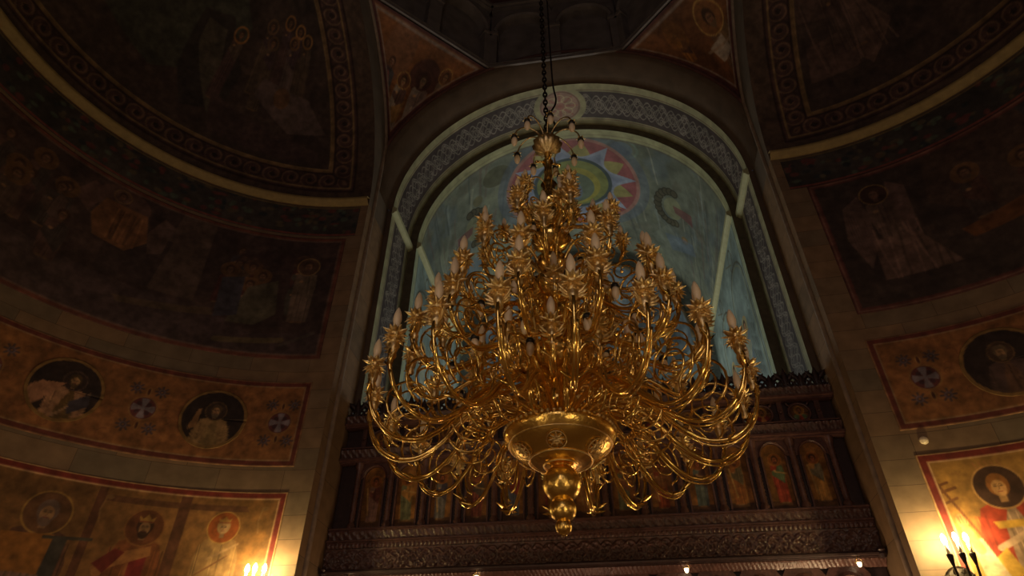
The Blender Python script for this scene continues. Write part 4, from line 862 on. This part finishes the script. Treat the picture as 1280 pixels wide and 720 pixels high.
def cherub_mesh(s):                                       # small winged head on a leafy stem
    b = MB(); b.lathe([(.014, -.2), (.026, -.18), (.02, -.15), (.03, -.12), (.034, -.09), (.022, -.06), (.02, -.04)], 12, flute=.12, nf=5)
    b.sphere((0, 0, -.055), .034, 8, 1.15); b.sphere((.033, 0, -.06), .008, 4); b.sphere((.0, .0, -.035), .036, 6, .6)
    for sy in (-1, 1):
        for k in range(3): b.leaf((.0, sy*.02, -.1-.01*k), (.35, sy*.9, .75-.35*k), (1, 0, .2), .095-.015*k, .018, .1)
        b.leaf((.01, sy*.015, -.16), (.4, sy*.5, -.6), (1, 0, 0), .05, .014, .3)
    b.v = [(x*s, y*s, z*s) for x, y, z in b.v]; return b
def spiral(c, r0, r1, turns, ph, rad, sgn=1, n=40):
    q = np.linspace(0, 1, n); a = ph+sgn*q*turns*2*PI; r = r0+(r1-r0)*q
    return np.stack([c[0]+r*np.cos(a), 0*q, c[1]+r*np.sin(a)], -1), rad
def arm(tier, pts, rad, scrolls, cup, cs, bs, ch=True, leaves=3):
    """one arm in its own radial plane (x outward); children: drip pan, candle bulb, cherub, scroll"""
    P = spline([(r, 0, z) for r, z in pts], 7); R = np.linspace(rad, rad*.72, len(P))
    b = MB(); b.tube(P, R, 8); n = len(P)
    Q = P.copy(); Q[:, 2] -= rad*1.5; Q[:, 1] += rad*.9; b.tube(Q[n//6:-n//8], rad*.42, 6)
    for k in range(leaves):
        i = int(n*(.66+.1*k)); d = P[min(i+2, n-1)]-P[i]
        for sy in (-1, 1): b.leaf(P[i], (d[0], sy*.03, d[2]), (-d[2], sy*.4, d[0]), .10, .024, .5)
    a = cp(b, 'arm', M_GOLD)
    for c, r0, r1, tn, ph, sg in scrolls:
        S_, _ = spiral(c, r0, r1, tn, ph, 0, sg); bb = MB(); bb.tube(S_, np.linspace(.011, .006, len(S_)), 6); bb.sphere(S_[-1], .016, 5)
        k = len(S_)//3
        for kk in (k, 2*k): bb.leaf(S_[kk], S_[kk]-S_[kk-2], (0, 1, 0), .06, .018, .8)
        cp(bb, 'scroll', M_GOLD, parent=a)
    o = cup_mesh(cs).build('drip_pan', M_GOLD2, a); o.location = (cup[0], 0, cup[1])
    o = bulb_mesh(bs).build('candle_bulb', M_IVORY, a); o.location = (cup[0], 0, cup[1]+.015)
    o['label'] = 'unlit ivory candle bulb'
    if ch: o = cherub_mesh(cs*1.05).build('cherub_stem', M_GOLD2, a); o.location = (cup[0], 0, cup[1])
    return a
def ring(proto, n, ph):
    for k in range(n):
        o = proto if k == 0 else copy_tree(proto, chn)
        o.rotation_euler[2] = ph+2*PI*k/n
T = -PI/2      # towards the camera
ring(arm(1, [(.1, 2.30), (.22, 2.40), (.42, 2.49), (.62, 2.48), (.8, 2.34), (.96, 2.15), (1.14, 2.03), (1.33, 2.04), (1.48, 2.17), (1.55, 2.38), (1.53, 2.56)], .021,
         [((1.21, 2.32), .21, .04, 2.1, -1.2, 1), ((.72, 2.24), .2, .03, 2.3, 1.9, -1)], (1.53, 2.60), 1.05, .95), 20, T+PI/20)
ring(arm(8, [(.12, 2.6), (.22, 2.66), (.36, 2.6), (.52, 2.5), (.66, 2.54), (.72, 2.68), (.71, 2.80)], .018,
         [((.5, 2.68), .12, .03, 1.8, -1.1, 1)], (.70, 2.86), 1.1, 1.0), 12, T+.04)
ring(arm(9, [(.12, 3.3), (.22, 3.38), (.34, 3.3), (.46, 3.26), (.52, 3.38), (.51, 3.46)], .016,
         [((.36, 3.42), .09, .03, 1.6, -1.1, 1)], (.50, 3.52), 1.0, .95), 10, T+.1)
ring(arm(2, [(.18, 2.66), (.34, 2.82), (.55, 2.86), (.8, 2.7), (1.0, 2.58), (1.18, 2.64), (1.29, 2.8), (1.28, 3.0)], .020,
         [((1.03, 2.82), .2, .04, 2.0, -1.1, 1), ((.62, 2.66), .15, .03, 1.8, 1.9, -1)], (1.27, 3.04), 1.1, 1.0), 14, T+PI/4)
ring(arm(3, [(.2, 3.1), (.36, 3.28), (.54, 3.28), (.74, 3.1), (.9, 3.04), (1.04, 3.12), (1.11, 3.3), (1.1, 3.42)], .019,
         [((.87, 3.25), .16, .035, 1.8, -1.1, 1), ((.56, 3.06), .12, .03, 1.5, 1.9, -1)], (1.09, 3.47), 1.1, 1.0), 12, T+PI/12+.12)
ring(arm(4, [(.16, 3.5), (.3, 3.68), (.48, 3.66), (.66, 3.5), (.8, 3.5), (.9, 3.62), (.92, 3.82)], .017,
         [((.7, 3.7), .14, .03, 1.7, -1.1, 1)], (.91, 3.88), 1.05, .9), 10, T+.02)
ring(arm(5, [(.14, 4.0), (.26, 4.16), (.4, 4.14), (.54, 4.02), (.66, 4.06), (.71, 4.2), (.71, 4.32)], .015,
         [((.52, 4.2), .11, .03, 1.6, -1.1, 1)], (.71, 4.37), 1.05, .8), 9, T+PI/9)
ring(arm(6, [(.1, 4.3), (.2, 4.42), (.32, 4.38), (.42, 4.34), (.48, 4.42), (.48, 4.46)], .013, [((.34, 4.47), .07, .02, 1.4, -1.1, 1)], (.48, 4.5), 1.0, .72, ch=False), 7, T+.3)
ring(arm(7, [(.08, 4.62), (.18, 4.58), (.28, 4.66), (.33, 4.8), (.325, 4.92)], .014, [((.2, 4.76), .07, .02, 1.4, 3.2, -1)], (.32, 4.98), 1.2, .8, ch=True), 4, T+PI/4)

# small lamps with black sockets hanging bulb-down between the tiers
def down_lamp(pts, rad=.009, s=1.):
    P = spline([(r, 0, z) for r, z in pts], 6); b = MB(); b.tube(P, rad, 6); e = P[-1]
    for k in range(6): a = k*PI/3; b.leaf((e[0]+.008*math.cos(a), .008*math.sin(a), e[2]), (math.cos(a), math.sin(a), -.5), (0, 0, 1), .055*s, .016*s, .2)
    a = cp(b, 'lamp_branch', M_GOLD2)
    c = MB(); c.lathe([(.001, 0), (.028*s, -.005), (.036*s, -.03*s), (.034*s, -.05*s), (.001, -.05*s)], 12); so = c.build('socket', M_BLACK, a); so.location = e; so['label'] = 'black bulb socket'
    c = MB(); c.lathe([(.001, -.04*s), (.024*s, -.045*s), (.032*s, -.08*s), (.033*s, -.11*s), (.024*s, -.145*s), (.010*s, -.165*s), (.0005, -.17*s)], 12); bo = c.build('hanging_bulb', M_IVORY, a); bo.location = e; bo['label'] = 'ivory bulb pointing down'
    return a
ring(down_lamp([(.05, 5.86), (.1, 5.98), (.22, 6.05), (.34, 5.98), (.385, 5.86)], s=1.05), 9, T+.2)
ring(down_lamp([(.2, 3.06), (.34, 3.08), (.44, 3.0), (.46, 2.9)]), 8, T+PI/8)
ring(down_lamp([(.6, 2.86), (.74, 2.96), (.86, 2.92), (.9, 2.8)]), 12, T+.35)
ring(down_lamp([(.16, 3.8), (.3, 3.86), (.42, 3.8), (.44, 3.7)]), 8, T+.1)
ring(down_lamp([(.5, 3.52), (.62, 3.56), (.7, 3.46), (.72, 3.36)]), 10, T+.25)
ring(down_lamp([(.14, 4.36), (.26, 4.44), (.34, 4.38), (.36, 4.28)], s=.85), 7, T+.5)
ring(down_lamp([(.04, 5.14), (.12, 5.2), (.2, 5.16), (.22, 5.08)], s=.75), 4, T+.6)

# chain and cable
b = MB(); z = 6.0
k = 0
while z < 15.8:
    a = np.linspace(0, 2*PI, 11); x = .022*np.cos(a); zz = z+.05+.05*np.sin(a)
    b.tube(np.stack([x, 0*x, zz], -1) if k % 2 else np.stack([0*x, x, zz], -1),    .011, 5, cap=False); z += .078; k += 1
tag(b.build('hanging_chain', M_IRON, loc=(CH[0], CH[1], 0)), 'dark iron chain holding up the chandelier from the dome', 'chain')
P = spline([(.06, 0, 5.98), (.10, 0, 6.15), (.05, 0, 6.35), (.13, 0, 6.6), (.10, 0, 7.1), (.09, 0, 9), (.08, 0, 12), (.03, 0, 15.8)], 8)
b = MB(); b.tube(P, .012, 6); tag(b.build('electric_cable', M_BLACK, loc=(CH[0], CH[1], 0)), 'thin black electric cable looping down beside the chandelier chain', 'cable')
b = MB(); b.tube([(0, 0, 15.7), (0, 0, 20.25)], .02, 8); b.lathe([(.02, 15.7), (.08, 15.72), (.08, 15.76), (.02, 15.8)], 12); tag(b.build('ceiling_rod', M_IRON, loc=(CH[0], CH[1], 0)), 'iron rod from the dome crown to the chandelier chain', 'rod')

# ================================================================== SCONCES
def sconce():
    r = empty('candle_sconce', (0, 0, 0))
    b = MB(); b.lathe([(.001, 0), (.17, 0), (.18, .012), (.15, .03), (.06, .045), (.001, .05)], 24, axis='y'); b.v = [(x, -y, z*1.15-.42) for x, y, z in b.v]
    for k in range(10): a = k*PI/5; b.leaf((.08*math.cos(a), -.03, -.42+.09*math.sin(a)), (math.cos(a), 0, math.sin(a)), (0, -1, 0), .1, .03, .2)
    b.build('back_plate', M_IRON, r)
    for i, x in enumerate((-.11, .0, .11)):
        y = -.27-(.03 if i == 1 else 0); b = MB()
        b.tube(spline([(0, -.04, -.46), (x*.5, -.14, -.52), (x*.9, y+.02, -.42), (x, y, -.27)], 6), .014, 7); b.lathe([(.012, -.28), (.02, -.24), (.034, -.17), (.036, -.15), (.02, -.15), (.001, -.15)], 12, (x, y, 0)); b.build('candle_arm', M_IRON, r)
        c = MB(); c.lathe([(.001, -.155), (.017, -.155), (.017, -.035), (.001, -.035)], 12, (x, y, 0)); c.build('candle_tube', M_IVORY, r)
        c = MB(); c.lathe([(.001, -.035), (.016, -.03), (.027, -.003), (.023, .03), (.008, .062), (.0005, .068)], 12, (x, y, 0)); fb = c.build('lit_bulb', M_FLAME, r); fb['label'] = 'glowing flame-shaped bulb'
    return r
sp = sconce()
SCN = [(1, 84.6, 2.16, 'three-candle wall sconce with glowing bulbs on the right wall'), (-1, 84.3, 2.12, 'glowing wall sconce at the bottom edge of the left wall')]
for i, (sd, az, z, lab) in enumerate(SCN):
    o = sp if i == 0 else copy_tree(sp); q = math.radians(az); o.location = (sd*(S+RA*math.cos(q)), YC+RA*math.sin(q), z); o.rotation_euler[2] = (q-PI/2)*(1 if sd > 0 else -1); tag(o, lab, 'sconce', 'candle sconces')
# small round fixture on the right wall
b = MB(); b.lathe([(.001, 0), (.048, 0), (.052, .02), (.042, .04), (.025, .05), (.001, .052)], 20, axis='y'); b.v = [(x, -y, z) for x, y, z in b.v]
q = math.radians(82); o = b.build('wall_detector', M_IVORY); o.location = (S+RA*math.cos(q), YC+RA*math.sin(q), 3.41); o.rotation_euler[2] = q-PI/2
tag(o, 'small round pale fixture on the right wall between the painted bands', 'wall fixture')

# ================================================================== LIGHT + CAMERA
def point(n, loc, col, w, r=.08, ): 
    l = bpy.data.lights.new(n, 'POINT'); l.color = tuple(lin(col)); l.energy = w; l.shadow_soft_size = r
    o = bpy.data.objects.new(n, l); COL.objects.link(o); o.location = loc; return o
def area(n, loc, target, size, col, w):
    l = bpy.data.lights.new(n, 'AREA'); l.color = tuple(lin(col)); l.energy = w; l.size = size
    o = bpy.data.objects.new(n, l); COL.objects.link(o); o.location = loc; o.rotation_euler = (Vector(target)-Vector(loc)).to_track_quat('-Z', 'Y').to_euler(); return o
WARM = rgb(255,224,178)
# added warm points outside the frame, mostly for glitter on the brass
for sd in (-1, 1):
    for az, w in ((25, 12), (-35, 30)):
        q = math.radians(az); point('offscreen_warm_fill', (sd*(S+3.8*math.cos(q)), YC+3.8*math.sin(q), 1.2), WARM, w, .1)
    point('offscreen_warm_fill', (sd*3.3, -3.5, 1.6), WARM, 70, .12)
    point('offscreen_warm_fill', (sd*2.2, 1.0, .2), WARM, 40, .10)
    point('screen_light', (sd*3.0, 8.7, 1.0), rgb(255,214,160), 55 if sd > 0 else 24, .08)
point('screen_light', (0, 7.9, .6), rgb(255,200,160), 26, .1)
# added soft fill from the unseen west end, no window built there
area('west_fill', (0, -5.6, 4.5), (0, 5, 5.2), 3.0, rgb(255,230,226), 62)
# daylight falling through the chancel windows
area('window_daylight', (0, 16.2, 6.0), (0, 12.2, 13), 2.4, rgb(242,230,206), 98)
area('window_daylight', (0, 12.6, 4.0), (0, 11.6, 11.0), 2.2, rgb(238,230,212), 72)
w = bpy.data.worlds.new('World'); SC.world = w; w.use_nodes = True; w.node_tree.nodes['Background'].inputs[0].default_value = (.02, .02, .025, 1); w.node_tree.nodes['Background'].inputs[1].default_value = .5
cam = bpy.data.cameras.new('Camera'); co = bpy.data.objects.new('Camera', cam); COL.objects.link(co)
cam.sensor_width = 36; cam.lens = 801.7/1280*36; cam.clip_start = .05; cam.clip_end = 100
pt, yw, rl = [math.radians(v) for v in (37.813, 9.114, .379)]
fw = Vector((-math.sin(yw)*math.cos(pt), math.cos(yw)*math.cos(pt), math.sin(pt))); r = Vector((math.cos(yw), math.sin(yw), 0)); u = r.cross(fw)
r2 = r*math.cos(rl)+u*math.sin(rl); u2 = -r*math.sin(rl)+u*math.cos(rl)
co.matrix_world = Matrix(((r2.x, u2.x, -fw.x, .403), (r2.y, u2.y, -fw.y, 0), (r2.z, u2.z, -fw.z, 0), (0, 0, 0, 1)))
SC.camera = co
SC.view_settings.view_transform = 'Standard'; SC.view_settings.look = 'None'; SC.view_settings.exposure = 0; SC.view_settings.gamma = 1; SC.view_settings.use_curve_mapping = False
